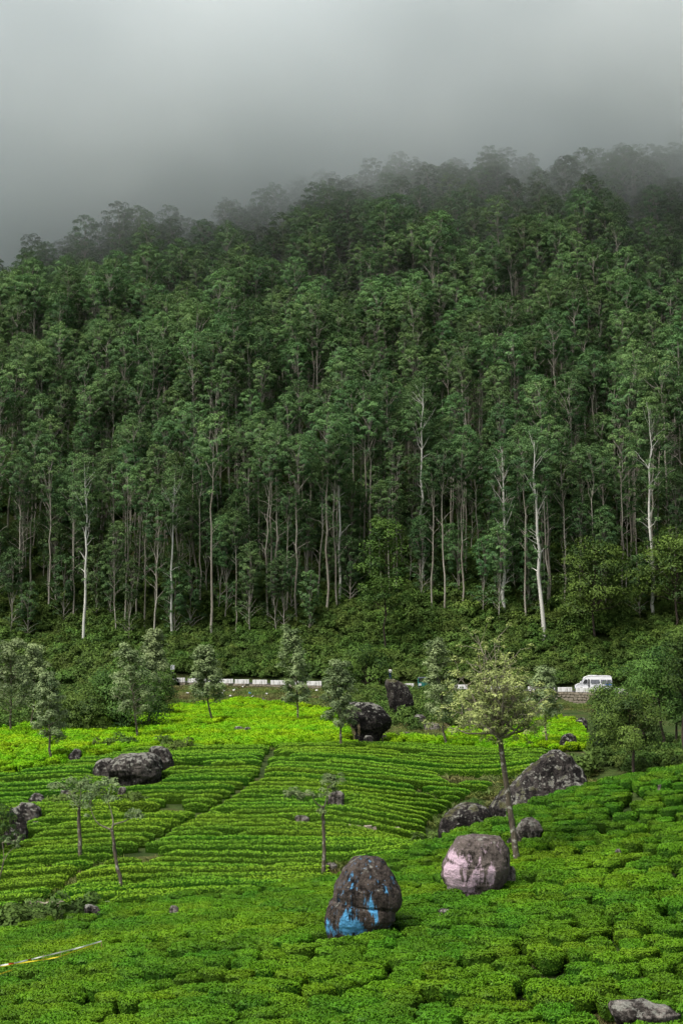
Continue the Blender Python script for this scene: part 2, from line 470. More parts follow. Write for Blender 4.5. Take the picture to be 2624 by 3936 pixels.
def terr(x, y):
    x = np.asarray(x, float); y = np.asarray(y, float)
    sh = np.broadcast(x, y).shape
    xx, yy = np.broadcast_to(x, sh).ravel(), np.broadcast_to(y, sh).ravel()
    out = np.empty(len(xx))
    for i in range(0, len(xx), 20000):
        q = np.stack([xx[i:i + 20000], yy[i:i + 20000]], 1) / _S
        d2 = ((q[:, None, :] - _P[None, :, :]) ** 2).sum(-1)
        out[i:i + 20000] = tps_kernel(d2) @ _w[:-3] + np.hstack([np.ones((len(q), 1)), q]) @ _w[-3:]
    far = sstep(262, 300, yy)
    out += far * (2.4 * np.sin(xx * 0.055 + 1.3 + yy * 0.013) + 1.6 * np.sin(xx * 0.11 - yy * 0.05) + 1.2 * np.sin(yy * 0.09 + xx * 0.03))
    ry, rz = road_y(xx), road_z(xx)
    on = (yy > ry + 0.2) & (yy < ry + 8.0)
    out = np.where(on, rz, out)
    low = rz - 1.05 - 0.95 * sstep(10, 28, xx)
    front = sstep(ry - 9, ry - 1.0, yy) * (yy <= ry + 0.2)
    out = np.where(yy <= ry + 0.2, out * (1 - front) + low * front, out)
    return out.reshape(sh)

def hit(px, py, h=0.0, y0=40.0, y1=420.0, step=0.25):
    Ys = np.arange(y0, y1, step)
    a = at(px, py, 1.0)
    P = Ys[:, None] * a[None, :]
    d = P[:, 2] - terr(P[:, 0], P[:, 1]) - h
    k = np.argmax(d < 0)
    return P[k] if d[k] < 0 else P[-1]

ys = np.concatenate([np.arange(0, 230, 1.4), np.arange(230, 262, 0.7), np.arange(262, 720, 5.0)])
xs = np.concatenate([np.arange(-260, -100, 6), np.arange(-100, 100, 1.6), np.arange(100, 261, 6)])
GX, GY = np.meshgrid(xs, ys)
GZ = terr(GX, GY)
V = np.stack([GX, GY, GZ], -1).reshape(-1, 3)
idx = np.arange(GX.size).reshape(GX.shape)
Fq = np.stack([idx[:-1, :-1], idx[:-1, 1:], idx[1:, 1:], idx[1:, :-1]], -1).reshape(-1, 4)
ground = mesh_obj('ground', V, Fq, M['ground'], smooth=True)
tag(ground, 'grassy valley floor and hillside under the tea and the forest', 'ground', kind='structure')

rx = np.arange(-110, 111, 2.0)
V = []
for x in rx:
    V += [(x, road_y(x) + 0.45, road_z(x) + 0.012), (x, road_y(x) + 7.4, road_z(x) + 0.012)]
Fq = np.array([(2 * i, 2 * i + 2, 2 * i + 3, 2 * i + 1) for i in range(len(rx) - 1)])
road = mesh_obj('road', V, Fq, M['asphalt'])
tag(road, 'asphalt hill road behind the white parapet blocks', 'road', kind='structure')

EXCL = []                                   # (x, y, r) footprints kept free of planting
# ------------------------------------------------------------------ boulders
def vnoise(P, s, seed):
    return np.array([mnoise.fractal(Vector((p[0] * s + seed * 7.3, p[1] * s - seed * 3.1, p[2] * s + seed)), 0.9, 2.0, 5) for p in P])

def inpoly(px, py, poly):
    c = np.zeros(len(px), bool); n = len(poly); j = n - 1
    for i in range(n):
        xi, yi = poly[i]; xj, yj = poly[j]
        k = ((yi > py) != (yj > py)) & (px < (xj - xi) * (py - yi) / (yj - yi + 1e-9) + xi)
        c ^= k; j = i
    return c

def profile_rock(name, prof, Y, mat, depth=0.85, seed=1, seg=72, rings=46, amp=0.07, parent=None, masks=None, sink=1.6, sq=2.6, loc=None, cracks=None, tilt=None):
    """a solid rock whose front outline is prof = (row, left, right) from the top down"""
    prof = sorted(prof)
    rows = np.array([p[0] for p in prof], float); L = np.array([p[1] for p in prof], float); R = np.array([p[2] for p in prof], float)
    mpp = Y / F
    cx0 = (L.mean() + R.mean()) / 2
    base = at(cx0, rows[-1], Y) if loc is None else np.asarray(loc)
    t = np.linspace(0, 1, rings) ** 0.85
    rr = rows[0] + (rows[-1] - rows[0]) * t
    l = np.interp(rr, rows, L); r_ = np.interp(rr, rows, R)
    sink = min(sink, 0.4 + 0.9 * (R - L).max() * mpp)
    rr = np.append(rr, rows[-1] + sink / mpp); l = np.append(l, l[-1]); r_ = np.append(r_, r_[-1])
    th = np.linspace(0, 2 * math.pi, seg, endpoint=False)
    wmax = (r_ - l).max() / 2
    V = []
    for k in range(len(rr)):
        P = at((l[k] + r_[k]) / 2, rr[k], Y)
        a = (r_[k] - l[k]) / 2 * mpp
        b = depth * (0.6 * a + 0.4 * wmax * mpp) * min(1, (a / (wmax * mpp)) ** 0.6)
        c, s = np.cos(th), np.sin(th)
        x = np.sign(c) * np.abs(c) ** (2 / sq) * a; y = np.sign(s) * np.abs(s) ** (2 / sq) * b
        V.append(np.stack([P[0] + x, P[1] + y, np.full(seg, P[2])], 1))
    top = V[0].mean(0)
    V = np.concatenate(V)
    size = wmax * mpp
    cen = np.array([base[0], Y, V[:, 2].mean()])
    out = unit((V - cen) * np.array([1, 1, 0.7]))
    n1 = vnoise(V / size, 1.1, seed); n2 = vnoise(V / size, 3.5, seed + 5)
    disp = amp * size * (n1 * 1.3 + 0.6 * n2)
    if cracks:
        px, py = project(V)
        for (poly, wdt, dep) in cracks:
            dmin = np.full(len(V), 1e9)
            for (x0, y0), (x1, y1) in zip(poly[:-1], poly[1:]):
                dx, dy = x1 - x0, y1 - y0
                tt = np.clip(((px - x0) * dx + (py - y0) * dy) / (dx * dx + dy * dy), 0, 1)
                dmin = np.minimum(dmin, np.hypot(px - x0 - tt * dx, py - y0 - tt * dy))
            disp -= dep * np.exp(-(dmin / wdt) ** 2)
    V = V + out * disp[:, None]
    if tilt is not None:                                   # a slanting bedding crack
        tt = np.repeat(np.minimum(1, (rr - rows[0]) / (rows[-1] - rows[0])), seg)
        wgt = tt ** 2 if tilt > 0 else 1 - 0.8 * tt
        V[:, 2] -= abs(tilt) * (V[:, 0] - base[0]) * wgt
    V = np.vstack([V, top + np.array([0, 0, 0.02 * size])])
    idx = np.arange(len(rr) * seg).reshape(len(rr), seg)
    q = np.stack([idx[:-1], idx[1:], np.roll(idx[1:], -1, 1), np.roll(idx[:-1], -1, 1)], -1).reshape(-1, 4).tolist()
    q += [(len(V) - 1, int(idx[0][i]), int(idx[0][(i + 1) % seg])) for i in range(seg)]
    extra = {}
    if masks:
        px, py = project(V)
        front = (V[:, 1] < Y + 0.25 * size)
        for nm, polys in masks.items():
            m_ = np.zeros(len(V))
            for poly, val in polys:
                soft = sum(inpoly(px + dx, py + dy, poly).astype(float) for dx in (-5, -2, 0, 2, 5) for dy in (-12, -6, 0, 6, 12)) / 25.0
                m_ = np.maximum(m_, soft * val * 1.3)
            extra[nm] = m_ * front
    V = V - base
    o = mesh_obj(name, V, q, mat, parent, smooth=True, extra=extra)
    if parent is None:
        o.location = base
    if size > 0.4:
        EXCL.append((base[0], Y, size * 0.95)); EXCL.append((base[0], Y - size * 0.3, size * 0.75))
    return o, base

# the blue-stained boulder in two blocks
Yb = hit(1390, 3580, 0.6, 45, 80)[1]
prof_low = [(3452, 1300, 1500), (3466, 1284, 1515), (3485, 1263, 1520), (3520, 1255, 1518), (3545, 1250, 1500), (3570, 1255, 1480), (3600, 1262, 1470)]
prof_top = [(3292, 1372, 1450), (3300, 1360, 1470), (3318, 1340, 1482), (3345, 1318, 1500), (3380, 1302, 1520), (3410, 1285, 1536), (3440, 1281, 1540), (3465, 1281, 1538), (3478, 1286, 1530), (3490, 1330, 1516), (3500, 1420, 1512)]
bb = empty('painted_boulder', at(1390, 3585, Yb))
tag(bb, 'large dark domed boulder streaked with blue paint at its cracked foot', 'boulder')
bl = np.array(bb.location)
o1, _ = profile_rock('lower_block', prof_low, Yb, M['rock_blue'], 0.9, 3, 96, 44, 0.04, bb, loc=bl, tilt=-0.13,
    masks={'paint': [([(1300, 3590), (1302, 3545), (1318, 3520), (1327, 3497), (1335, 3520), (1345, 3548), (1362, 3550), (1366, 3515), (1374, 3545), (1395, 3560), (1412, 3590)], 0.75),
                     ([(1252, 3590), (1250, 3545), (1262, 3528), (1282, 3570), (1290, 3595)], 0.62), ([(1418, 3490), (1425, 3482), (1452, 3490), (1452, 3535), (1444, 3545), (1436, 3515), (1420, 3505)], 0.8),
                     ([(1342, 3498), (1352, 3498), (1354, 3512), (1342, 3512)], 0.8), ([(1352, 3470), (1372, 3474), (1372, 3482), (1356, 3480)], 0.7)]})
o2, _ = profile_rock('upper_block', prof_top, Yb + 0.15, M['rock_blue'], 0.95, 8, 110, 60, 0.04, bb, loc=bl, sink=0.05, tilt=0.13,
    masks={'paint': [([(1410, 3450), (1418, 3455), (1440, 3480), (1436, 3500), (1420, 3490)], 0.75), ([(1344, 3400), (1350, 3360), (1356, 3330), (1358, 3370), (1354, 3420)], 0.5),
                     ([(1476, 3418), (1486, 3416), (1484, 3432), (1475, 3434)], 0.8), ([(1394, 3455), (1402, 3455), (1400, 3478), (1394, 3478)], 0.6)]},
    cracks=[([(1475, 3330), (1490, 3360), (1480, 3380), (1440, 3420), (1400, 3445)], 4, 0.05), ([(1360, 3440), (1380, 3425), (1400, 3410)], 4, 0.04)])

# the pink boulder
Yp = hit(1820, 3425, 0.65, 50, 95)[1]
prof = [(3213, 1815, 1848), (3220, 1762, 1915), (3235, 1748, 1930), (3262, 1730, 1948), (3300, 1712, 1955), (3330, 1700, 1954), (3360, 1698, 1948), (3390, 1706, 1938), (3410, 1716, 1925), (3440, 1722, 1915)]
pk, _ = profile_rock('painted_boulder', prof, Yp, M['rock_pink'], 0.9, 21, 120, 60, 0.042, cracks=[([(1718, 3312), (1750, 3325), (1780, 3340), (1830, 3342), (1860, 3338)], 3.5, 0.07), ([(1845, 3320), (1860, 3338), (1880, 3325), (1905, 3345)], 3.5, 0.06), ([(1822, 3352), (1840, 3370), (1850, 3385), (1845, 3400)], 3, 0.05), ([(1700, 3340), (1715, 3380), (1720, 3410)], 4, 0.05)],
    masks={'paint': [([(1715, 3285), (1740, 3260), (1752, 3290), (1790, 3295), (1800, 3340), (1775, 3340), (1740, 3322)], 0.72), ([(1705, 3345), (1715, 3312), (1760, 3332), (1765, 3365), (1782, 3400), (1800, 3420), (1740, 3440), (1715, 3415)], 0.85),
                     ([(1772, 3342), (1790, 3345), (1800, 3420), (1780, 3400)], 0.6), ([(1820, 3345), (1860, 3345), (1862, 3375), (1846, 3390), (1822, 3400), (1825, 3440), (1790, 3440), (1795, 3400)], 0.62),
                     ([(1880, 3340), (1888, 3320), (1900, 3345), (1896, 3390), (1868, 3395), (1872, 3365)], 0.9), ([(1838, 3285), (1848, 3290), (1850, 3320), (1842, 3330)], 0.6), ([(1798, 3290), (1812, 3290), (1812, 3315), (1800, 3315)], 0.6)]})
tag(pk, 'rounded boulder washed with pink paint beside the leaning tree trunk', 'boulder')

def rock(name_label, prof, mat, seed, y=None, dep=0.8, amp=0.08, seg=56, rings=30, h=0.3, **kw):
    b = prof[-1]
    if y is None:
        y = hit((b[1] + b[2]) / 2, b[0], h)[1]
    o, base = profile_rock('boulder', prof, y, mat, dep, seed, seg, rings, amp, **kw)
    tag(o, name_label, 'boulder')
    return o, base

rock('grey capped standing stone behind the pink boulder', [(3145, 2025, 2045), (3152, 2005, 2058), (3170, 1992, 2075), (3190, 1985, 2086), (3220, 1982, 2070), (3255, 1978, 2050)], M['rock_pale'], 31, dep=0.7)
rock('small stone at the foot of the grey capped standing stone', [(3212, 2040, 2052), (3225, 2034, 2058), (3248, 2032, 2055)], M['rock_pale'], 32, seg=28, rings=14)
rock('flat pale stone beside the grey capped standing stone', [(3181, 2095, 2110), (3186, 2085, 2122), (3196, 2082, 2125)], M['rock_pale'], 33, seg=28, rings=12)
rock('small round stone between pink boulder and leaning trunk', [(3331, 1960, 1972), (3345, 1948, 1980), (3375, 1944, 1980)], M['rock_pale'], 34, y=Yp + 0.6, seg=32, rings=16)
rock('low stone peeping behind the leaning trunk', [(3222, 1955, 1968), (3240, 1946, 1972), (3262, 1946, 1972)], M['rock'], 35, seg=28, rings=14)
Yg = 99.5
rock('great dark wedge of rock with mossy top on the valley side', [(2888, 2120, 2150), (2900, 2105, 2168), (2915, 2085, 2195), (2945, 2060, 2215), (2975, 2030, 2228), (3005, 1985, 2240), (3035, 1950, 2245), (3065, 1915, 2255), (3100, 1888, 2262), (3140, 1882, 2262), (3190, 1880, 2262)], M['rock_dark'], 41, y=Yg, dep=0.7, amp=0.085, seg=120, rings=64)
rock('grey flank stone leaning on the great dark rock', [(3008, 2205, 2225), (3020, 2190, 2245), (3050, 2185, 2262), (3090, 2182, 2268), (3130, 2180, 2268)], M['rock'], 42, y=Yg - 2.6, dep=0.6, amp=0.06)
rock('dark lichened boulder left of the great dark rock', [(3088, 1790, 1840), (3098, 1765, 1865), (3115, 1740, 1880), (3135, 1705, 1885), (3165, 1692, 1885), (3220, 1690, 1880), (3255, 1690, 1880)], M['rock_dark'], 43, y=96.0, dep=0.75, seg=84, rings=40)
# boulders under the road
rock('dark boulder with pale split flank under the road bank', [(2699, 1345, 1370), (2703, 1343, 1420), (2715, 1340, 1458), (2735, 1336, 1482), (2755, 1334, 1500), (2775, 1338, 1504), (2800, 1348, 1495), (2822, 1362, 1470), (2845, 1366, 1460)], M['rock_split'], 51, h=0.5, seg=110, rings=56, amp=0.05,
     masks={'pale': [([(1334, 2757), (1343, 2757), (1352, 2795), (1368, 2803), (1370, 2825), (1358, 2825), (1345, 2795)], 0.8), ([(1372, 2777), (1380, 2780), (1388, 2815), (1385, 2825), (1374, 2822)], 0.8)]})
rock('tall dark slab standing behind the split boulder', [(2613, 1490, 1510), (2622, 1480, 1545), (2640, 1480, 1565), (2680, 1490, 1585), (2725, 1500, 1589), (2770, 1520, 1580)], M['rock_dark'], 52, h=0.2, dep=0.6, seg=90, rings=50)
rock('small grey stone in front of the split boulder', [(2828, 1405, 1425), (2838, 1398, 1435), (2862, 1398, 1437)], M['rock'], 53, seg=32, rings=16)
rock('pale brown stone below the tall dark slab', [(2815, 1548, 1568), (2825, 1538, 1577), (2838, 1538, 1578)], M['rock_pale'], 54, seg=32, rings=16)
rock('tiny tan stone beside the split boulder', [(2826, 1470, 1482), (2836, 1466, 1488), (2848, 1466, 1488)], M['rock_pale'], 55, seg=24, rings=12)
rock('half buried stone right of the tall dark slab', [(2748, 1600, 1625), (2758, 1588, 1635), (2778, 1585, 1635)], M['rock'], 56, seg=32, rings=16)
rock('broad pale slab under the big tree crown', [(2778, 1640, 1672), (2786, 1628, 1690), (2805, 1622, 1690)], M['rock_pale'], 57, seg=40, rings=18)
rock('dark boulder on the bright tea beside the dark trees', [(2820, 2175, 2190), (2830, 2158, 2210), (2850, 2150, 2216), (2872, 2150, 2216)], M['rock_dark'], 58, seg=56, rings=28)
rock('dark stone at the foot of the stone wall', [(2760, 2225, 2245), (2772, 2210, 2256), (2795, 2205, 2256)], M['rock_dark'], 59, seg=40, rings=20)
rock('low stone on the yellow tea near the dark trees', [(2797, 2160, 2180), (2803, 2150, 2190), (2812, 2148, 2192)], M['rock_pale'], 60, seg=30, rings=12)
# left outcrop
rock('broad mossy boulder of the outcrop among the tea rows', [(2897, 500, 580), (2905, 470, 600), (2920, 440, 615), (2935, 425, 622), (2955, 418, 626), (2975, 422, 618), (2992, 432, 608), (3005, 440, 600)], M['rock'], 71, dep=0.8, seg=100, rings=44, amp=0.09)
rock('rear right boulder of the mossy outcrop', [(2869, 585, 620), (2880, 575, 645), (2900, 572, 655), (2930, 580, 668), (2955, 600, 668)], M['rock'], 72, seg=60, rings=30)
rock('left boulder of the mossy outcrop', [(2918, 390, 425), (2928, 372, 438), (2945, 362, 440), (2960, 358, 440), (2980, 356, 440)], M['rock'], 73, seg=60, rings=28)
rock('lone wedge boulder left of the mossy outcrop', [(2880, 288, 305), (2890, 278, 312), (2905, 266, 314), (2922, 260, 314)], M['rock'], 74, seg=44, rings=20)
rock('brown stone above the dark outcrop at the left edge', [(3052, 130, 150), (3060, 120, 165), (3072, 114, 174), (3084, 112, 172)], M['rock'], 75, seg=44, rings=20)
rock('block behind the pollarded trees, between two tea rows', [(3040, 235, 280), (3050, 230, 290), (3064, 228, 292)], M['rock'], 76, seg=40, rings=18)
rock('upright grey stone right of the pollarded trees', [(3026, 462, 480), (3036, 455, 486), (3058, 452, 480), (3072, 452, 478)], M['rock_pale'], 77, seg=40, rings=20)
rock('small stone below the upright grey stone', [(3063, 460, 472), (3072, 452, 478), (3086, 452, 478)], M['rock_pale'], 78, seg=28, rings=14)
rock('grey topped boulder of the dark outcrop at the left edge', [(3087, 80, 120), (3098, 68, 140), (3115, 60, 155), (3135, 58, 158), (3160, 58, 158)], M['rock'], 79, seg=64, rings=30)
rock('dark leaning slab of the outcrop at the left edge', [(3110, 40, 70), (3130, 30, 85), (3170, 40, 100), (3200, 20, 108), (3235, 5, 108)], M['rock_dark'], 80, seg=60, rings=30)
rock('mossy small stone below the dark outcrop', [(3158, 130, 145), (3166, 122, 152), (3182, 118, 152)], M['rock'], 81, seg=30, rings=14)
# valley and near stones
rock('split grey boulder at the valley bottom by the rubble wall', [(3478, 328, 350), (3486, 324, 370), (3500, 325, 385), (3520, 335, 392), (3540, 345, 370)], M['rock'], 82, seg=64, rings=30, cracks=[([(352, 3490), (350, 3515), (352, 3540)], 5, 0.18)])
rock('stone behind the split grey boulder', [(3465, 405, 425), (3472, 392, 434), (3488, 388, 436)], M['rock'], 83, seg=36, rings=16)
rock('low stone right of the split grey boulder', [(3488, 398, 415), (3496, 390, 422), (3510, 390, 422)], M['rock'], 84, seg=30, rings=14)
rock('small pale stone left of the split grey boulder', [(3521, 262, 274), (3530, 258, 279), (3542, 258, 279)], M['rock_pale'], 85, seg=28, rings=14)
rock('rounded stone in the dark tea at the left', [(3563, 122, 135), (3570, 115, 142), (3580, 114, 142)], M['rock_pale'], 86, seg=28, rings=14)
rock('pale stone peeping from tea right of the valley', [(3482, 660, 675), (3492, 650, 686), (3512, 645, 690)], M['rock_pale'], 87, h=0.6, seg=40, rings=18)
rock('brown stone below the leaning pollarded tree', [(3385, 644, 658), (3395, 638, 668), (3420, 634, 672)], M['rock'], 88, seg=40, rings=18)
rock('stone behind the pruned tree in the tea rows', [(3041, 1290, 1310), (3055, 1262, 1322), (3080, 1258, 1322), (3100, 1262, 1322)], M['rock_pale'], 89, seg=56, rings=26, dep=0.6)
rock('low brown stone left of the pruned tree', [(3136, 1140, 1175), (3145, 1134, 1190), (3168, 1132, 1190)], M['rock_pale'], 90, seg=44, rings=18)
rock('pale stone right of the pruned tree', [(3051, 1358, 1375), (3060, 1350, 1384), (3072, 1350, 1384)], M['rock_pale'], 91, seg=32, rings=14)
rock('low stone at the foot of the pruned tree', [(3319, 1255, 1285), (3326, 1250, 1294), (3338, 1250, 1294)], M['rock_pale'], 92, seg=36, rings=14)
rock('small pale stone on the right tea slope', [(3264, 2368, 2380), (3275, 2362, 2386), (3292, 2362, 2388)], M['rock_pale'], 93, h=0.75, seg=36, rings=16)
rock('tiny white stone high on the right tea slope', [(3017, 2532, 2540), (3022, 2526, 2540), (3032, 2526, 2538)], M['rock_pale'], 94, h=0.85, seg=24, rings=10)
rock('flat brown stone between the two painted boulders', [(3496, 1690, 1720), (3502, 1682, 1732), (3510, 1680, 1734)], M['rock_pale'], 95, h=0.75, seg=36, rings=12)
rock('pinkish stone beside the blue stained boulder', [(3548, 1478, 1492), (3556, 1470, 1498), (3570, 1468, 1498)], M['rock_pale'], 96, y=Yb - 0.5, seg=30, rings=12)
rock('wide furrowed boulder in the bottom tea', [(3852, 2395, 2430), (3858, 2355, 2475), (3872, 2342, 2560), (3895, 2348, 2598), (3925, 2370, 2590), (3960, 2380, 2580), (3990, 2380, 2580)], M['rock_pale'], 97, h=0.1, dep=0.55, seg=110, rings=36, amp=0.1)
rock('small grey rocks on the bright tea above the mossy outcrop', [(2793, 905, 925), (2803, 898, 945), (2822, 896, 945)], M['rock'], 98, seg=40, rings=18)
rock('dark stone right of the small grey rocks in bright tea', [(2796, 945, 960), (2806, 938, 968), (2822, 938, 968)], M['rock'], 99, seg=36, rings=16)
rock('grey stone on the bright tea below the parapet', [(2807, 1075, 1092), (2815, 1068, 1100), (2826, 1068, 1100)], M['rock'], 100, seg=36, rings=16)
rock('small stone on the grass bank under the parapet', [(2684, 1008, 1014), (2689, 1004, 1018), (2694, 1004, 1018)], M['rock_pale'], 101, seg=24, rings=10)

# ------------------------------------------------------------------ tea
crease_pts = sorted([(at(px, py, Y)[0], Y) for px, py, Y in [(-500,3640,72),(0,3570,75),(300,3500,77),(700,3440,79),(1100,3400,80),(1400,3330,83),(1700,3220,88),(2000,3110,92),(2300,3030,95),(2624,2985,97),(3200,2900,101)]])
_cx, _cy = np.array([p[0] for p in crease_pts]), np.array([p[1] for p in crease_pts])
def crease_y(x): return np.interp(x, _cx, _cy)
def excluded(x, y, pad=0.0):
    m = np.zeros(np.shape(x), bool)
    for ex, ey, er in EXCL:
        m |= (x - ex) ** 2 + (y - ey) ** 2 < (er + pad) ** 2
    return m

def smooth_noise(x, y, s, seed):
    """cheap smooth value noise"""
    xi, yi = np.floor(x / s).astype(int), np.floor(y / s).astype(int)
    fx, fy = x / s - xi, y / s - yi
    fx, fy = fx * fx * (3 - 2 * fx), fy * fy * (3 - 2 * fy)
    def hsh(a, b):
        v = np.sin(a * 127.1 + b * 311.7 + seed * 74.7) * 43758.5453
        return v - np.floor(v)
    return (hsh(xi, yi) * (1 - fx) + hsh(xi + 1, yi) * fx) * (1 - fy) + (hsh(xi, yi + 1) * (1 - fx) + hsh(xi + 1, yi + 1) * fx) * fy

def make_bush(seed, a, b, h, n_top, n_side, ll, lw, mat, loose=0.0):
    """a plucked tea bush: flat clipped table of leaves over a dark twiggy body"""
    r = np.random.default_rng(seed)
    g = Geo()
    ph = r.uniform(0, 6.28, 6)
    def rim(th): return 1 + 0.13 * np.sin(2 * th + ph[0]) + 0.11 * np.sin(3 * th + ph[1]) + 0.07 * np.sin(5 * th + ph[2])
    def topz(x, y): return h * (1 + 0.07 * np.sin(x * 3.1 + ph[3]) * np.cos(y * 3.7 + ph[4]) + 0.04 * np.sin(x * 7 + y * 5 + ph[5]))
    # body
    seg = 20
    th = np.linspace(0, 2 * math.pi, seg, endpoint=False)
    prof = [(0.35, 0.0), (0.62, 0.2), (0.86, 0.42), (0.95, 0.66), (0.86, 0.84), (0.55, 0.91), (0.02, 0.93)]
    V, N = [], []
    for k, (rr, zz) in enumerate(prof):
        x, y = np.cos(th) * a * rr * rim(th), np.sin(th) * b * rr * rim(th)
        V.append(np.stack([x, y, zz * topz(x, y)], 1))
        N.append(unit(np.stack([np.cos(th), np.sin(th), np.full(seg, (-0.3, 0, 0.1, 0.5, 1.5, 4, 9)[k])], 1)))
    idx = np.arange(len(prof) * seg).reshape(len(prof), seg)
    q = np.stack([idx[:-1], np.roll(idx[:-1], -1, 1), np.roll(idx[1:], -1, 1), idx[1:]], -1).reshape(-1, 4)
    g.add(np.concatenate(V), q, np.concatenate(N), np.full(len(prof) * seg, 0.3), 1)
    # clipped top
    rr = np.sqrt(r.uniform(0, 1, n_top)); t = r.uniform(0, 6.283, n_top)
    x, y = np.cos(t) * a * rr * rim(t), np.sin(t) * b * rr * rim(t)
    edge = np.clip((rr - 0.80) / 0.20, 0, 1)
    z = topz(x, y) * (1 - 0.13 * edge ** 2) + r.normal(0, 0.02 + loose * 0.08, n_top)
    nn = unit(np.stack([np.cos(t) * edge * 0.9, np.sin(t) * edge * 0.9, np.ones(n_top)], 1))
    v, f, n_ = leaves(np.stack([x, y, z], 1), nn, ll, lw, r, 0.65, (0, 0, 0.1))
    cl = 0.5 + 0.5 * np.sin(x * 5 + ph[0]) * np.sin(y * 5.5 + ph[1])
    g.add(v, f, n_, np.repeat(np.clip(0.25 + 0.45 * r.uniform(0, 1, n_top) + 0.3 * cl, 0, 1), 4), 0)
    # sides
    t = r.uniform(0, 6.283, n_side); zz = r.uniform(0.25, 0.95, n_side)
    rr = np.interp(zz, [0.2, 0.45, 0.7, 0.95], [0.7, 0.92, 1.0, 0.98]) * r.uniform(0.93, 1.03, n_side)
    x, y = np.cos(t) * a * rr * rim(t), np.sin(t) * b * rr * rim(t)
    nn = unit(np.stack([np.cos(t), np.sin(t), np.full(n_side, 0.25)], 1))
    v, f, n_ = leaves(np.stack([x, y, zz * topz(x, y)], 1), nn, ll, lw, r, 0.6)
    g.add(v, f, n_, np.repeat(r.uniform(0, 0.4, n_side), 4), 0)  # mature side leaves, tinted darker still to paint shade into the gaps
    return g.data('tea_bush', [mat, M['tea_core']])

def scatter(name, pts, rots, scls, inds, variants, label, cat):
    """one mass of many plants: points that carry the plants' meshes"""
    me = bpy.data.meshes.new(name)
    me.vertices.add(len(pts)); me.vertices.foreach_set('co', np.asarray(pts, np.float32).ravel())
    for nm, arr, typ in (('rz', rots, 'FLOAT'), ('sc', scls, 'FLOAT'), ('ix', inds, 'INT')):
        a = me.attributes.new(nm, typ, 'POINT'); a.data.foreach_set('value', np.asarray(arr, np.float32 if typ == 'FLOAT' else np.int32))
    o = link(bpy.data.objects.new(name, me))
    ng = bpy.data.node_groups.new(name, 'GeometryNodeTree')
    ng.interface.new_socket('Geometry', in_out='INPUT', socket_type='NodeSocketGeometry')
    ng.interface.new_socket('Geometry', in_out='OUTPUT', socket_type='NodeSocketGeometry')
    gi, go = ng.nodes.new('NodeGroupInput'), ng.nodes.new('NodeGroupOutput')
    jn = ng.nodes.new('GeometryNodeJoinGeometry')
    for objs in reversed(variants):
        j2 = ng.nodes.new('GeometryNodeJoinGeometry')
        for ob in objs:
            oi = ng.nodes.new('GeometryNodeObjectInfo'); oi.transform_space = 'ORIGINAL'
            oi.inputs['Object'].default_value = ob
            ng.links.new(oi.outputs['Geometry'], j2.inputs[0])
        g2 = ng.nodes.new('GeometryNodeGeometryToInstance')
        ng.links.new(j2.outputs[0], g2.inputs[0]); ng.links.new(g2.outputs[0], jn.inputs[0])
    iop = ng.nodes.new('GeometryNodeInstanceOnPoints')
    iop.inputs['Pick Instance'].default_value = True
    def attr(nm, typ):
        n = ng.nodes.new('GeometryNodeInputNamedAttribute'); n.data_type = typ; n.inputs['Name'].default_value = nm; return n.outputs['Attribute']
    cx = ng.nodes.new('ShaderNodeCombineXYZ'); ng.links.new(attr('rz', 'FLOAT'), cx.inputs['Z'])
    er = ng.nodes.new('FunctionNodeEulerToRotation'); ng.links.new(cx.outputs[0], er.inputs[0])
    ng.links.new(gi.outputs[0], iop.inputs['Points']); ng.links.new(jn.outputs[0], iop.inputs['Instance'])
    ng.links.new(attr('ix', 'INT'), iop.inputs['Instance Index']); ng.links.new(er.outputs[0], iop.inputs['Rotation']); ng.links.new(attr('sc', 'FLOAT'), iop.inputs['Scale'])
    ng.links.new(iop.outputs[0], go.inputs[0])
    md = o.modifiers.new('scatter', 'NODES'); md.node_group = ng
    tag(o, label, cat, kind='stuff')
    return o

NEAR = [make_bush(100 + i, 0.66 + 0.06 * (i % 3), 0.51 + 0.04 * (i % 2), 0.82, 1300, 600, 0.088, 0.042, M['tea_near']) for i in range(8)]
AL = math.radians(24)
ca, sa = math.cos(AL), math.sin(AL)
uu, vv = np.meshgrid(np.arange(-60, 75, 1.14), np.arange(10, 110, 1.19))
odd = (np.arange(uu.shape[0]) % 2)[:, None] * 0.56
u = (uu + odd + rng.normal(0, 0.22, uu.shape)).ravel(); v = (vv + rng.normal(0, 0.12, uu.shape)).ravel()
v = v + 1.1 * (smooth_noise(u, v, 9.0, 3) - 0.5) * 2 + 0.7 * (smooth_noise(u, v, 3.0, 4) - 0.5) * 2
bx, by = u * ca - v * sa, u * sa + v * ca
keep = (by > 36) & (by < crease_y(bx) + 0.3) & ~excluded(bx, by, 0.15)
bx, by = bx[keep], by[keep]
bz = terr(bx, by)
ppx, ppy = project(np.stack([bx, by, bz + 0.7], 1))
vis = (ppx > -260) & (ppx < W + 260) & (ppy < H + 260)
bare = (smooth_noise(bx, by, 1.8, 11) < 0.07) | (rng.uniform(size=len(bx)) < 0.015)
keep = vis & ~bare
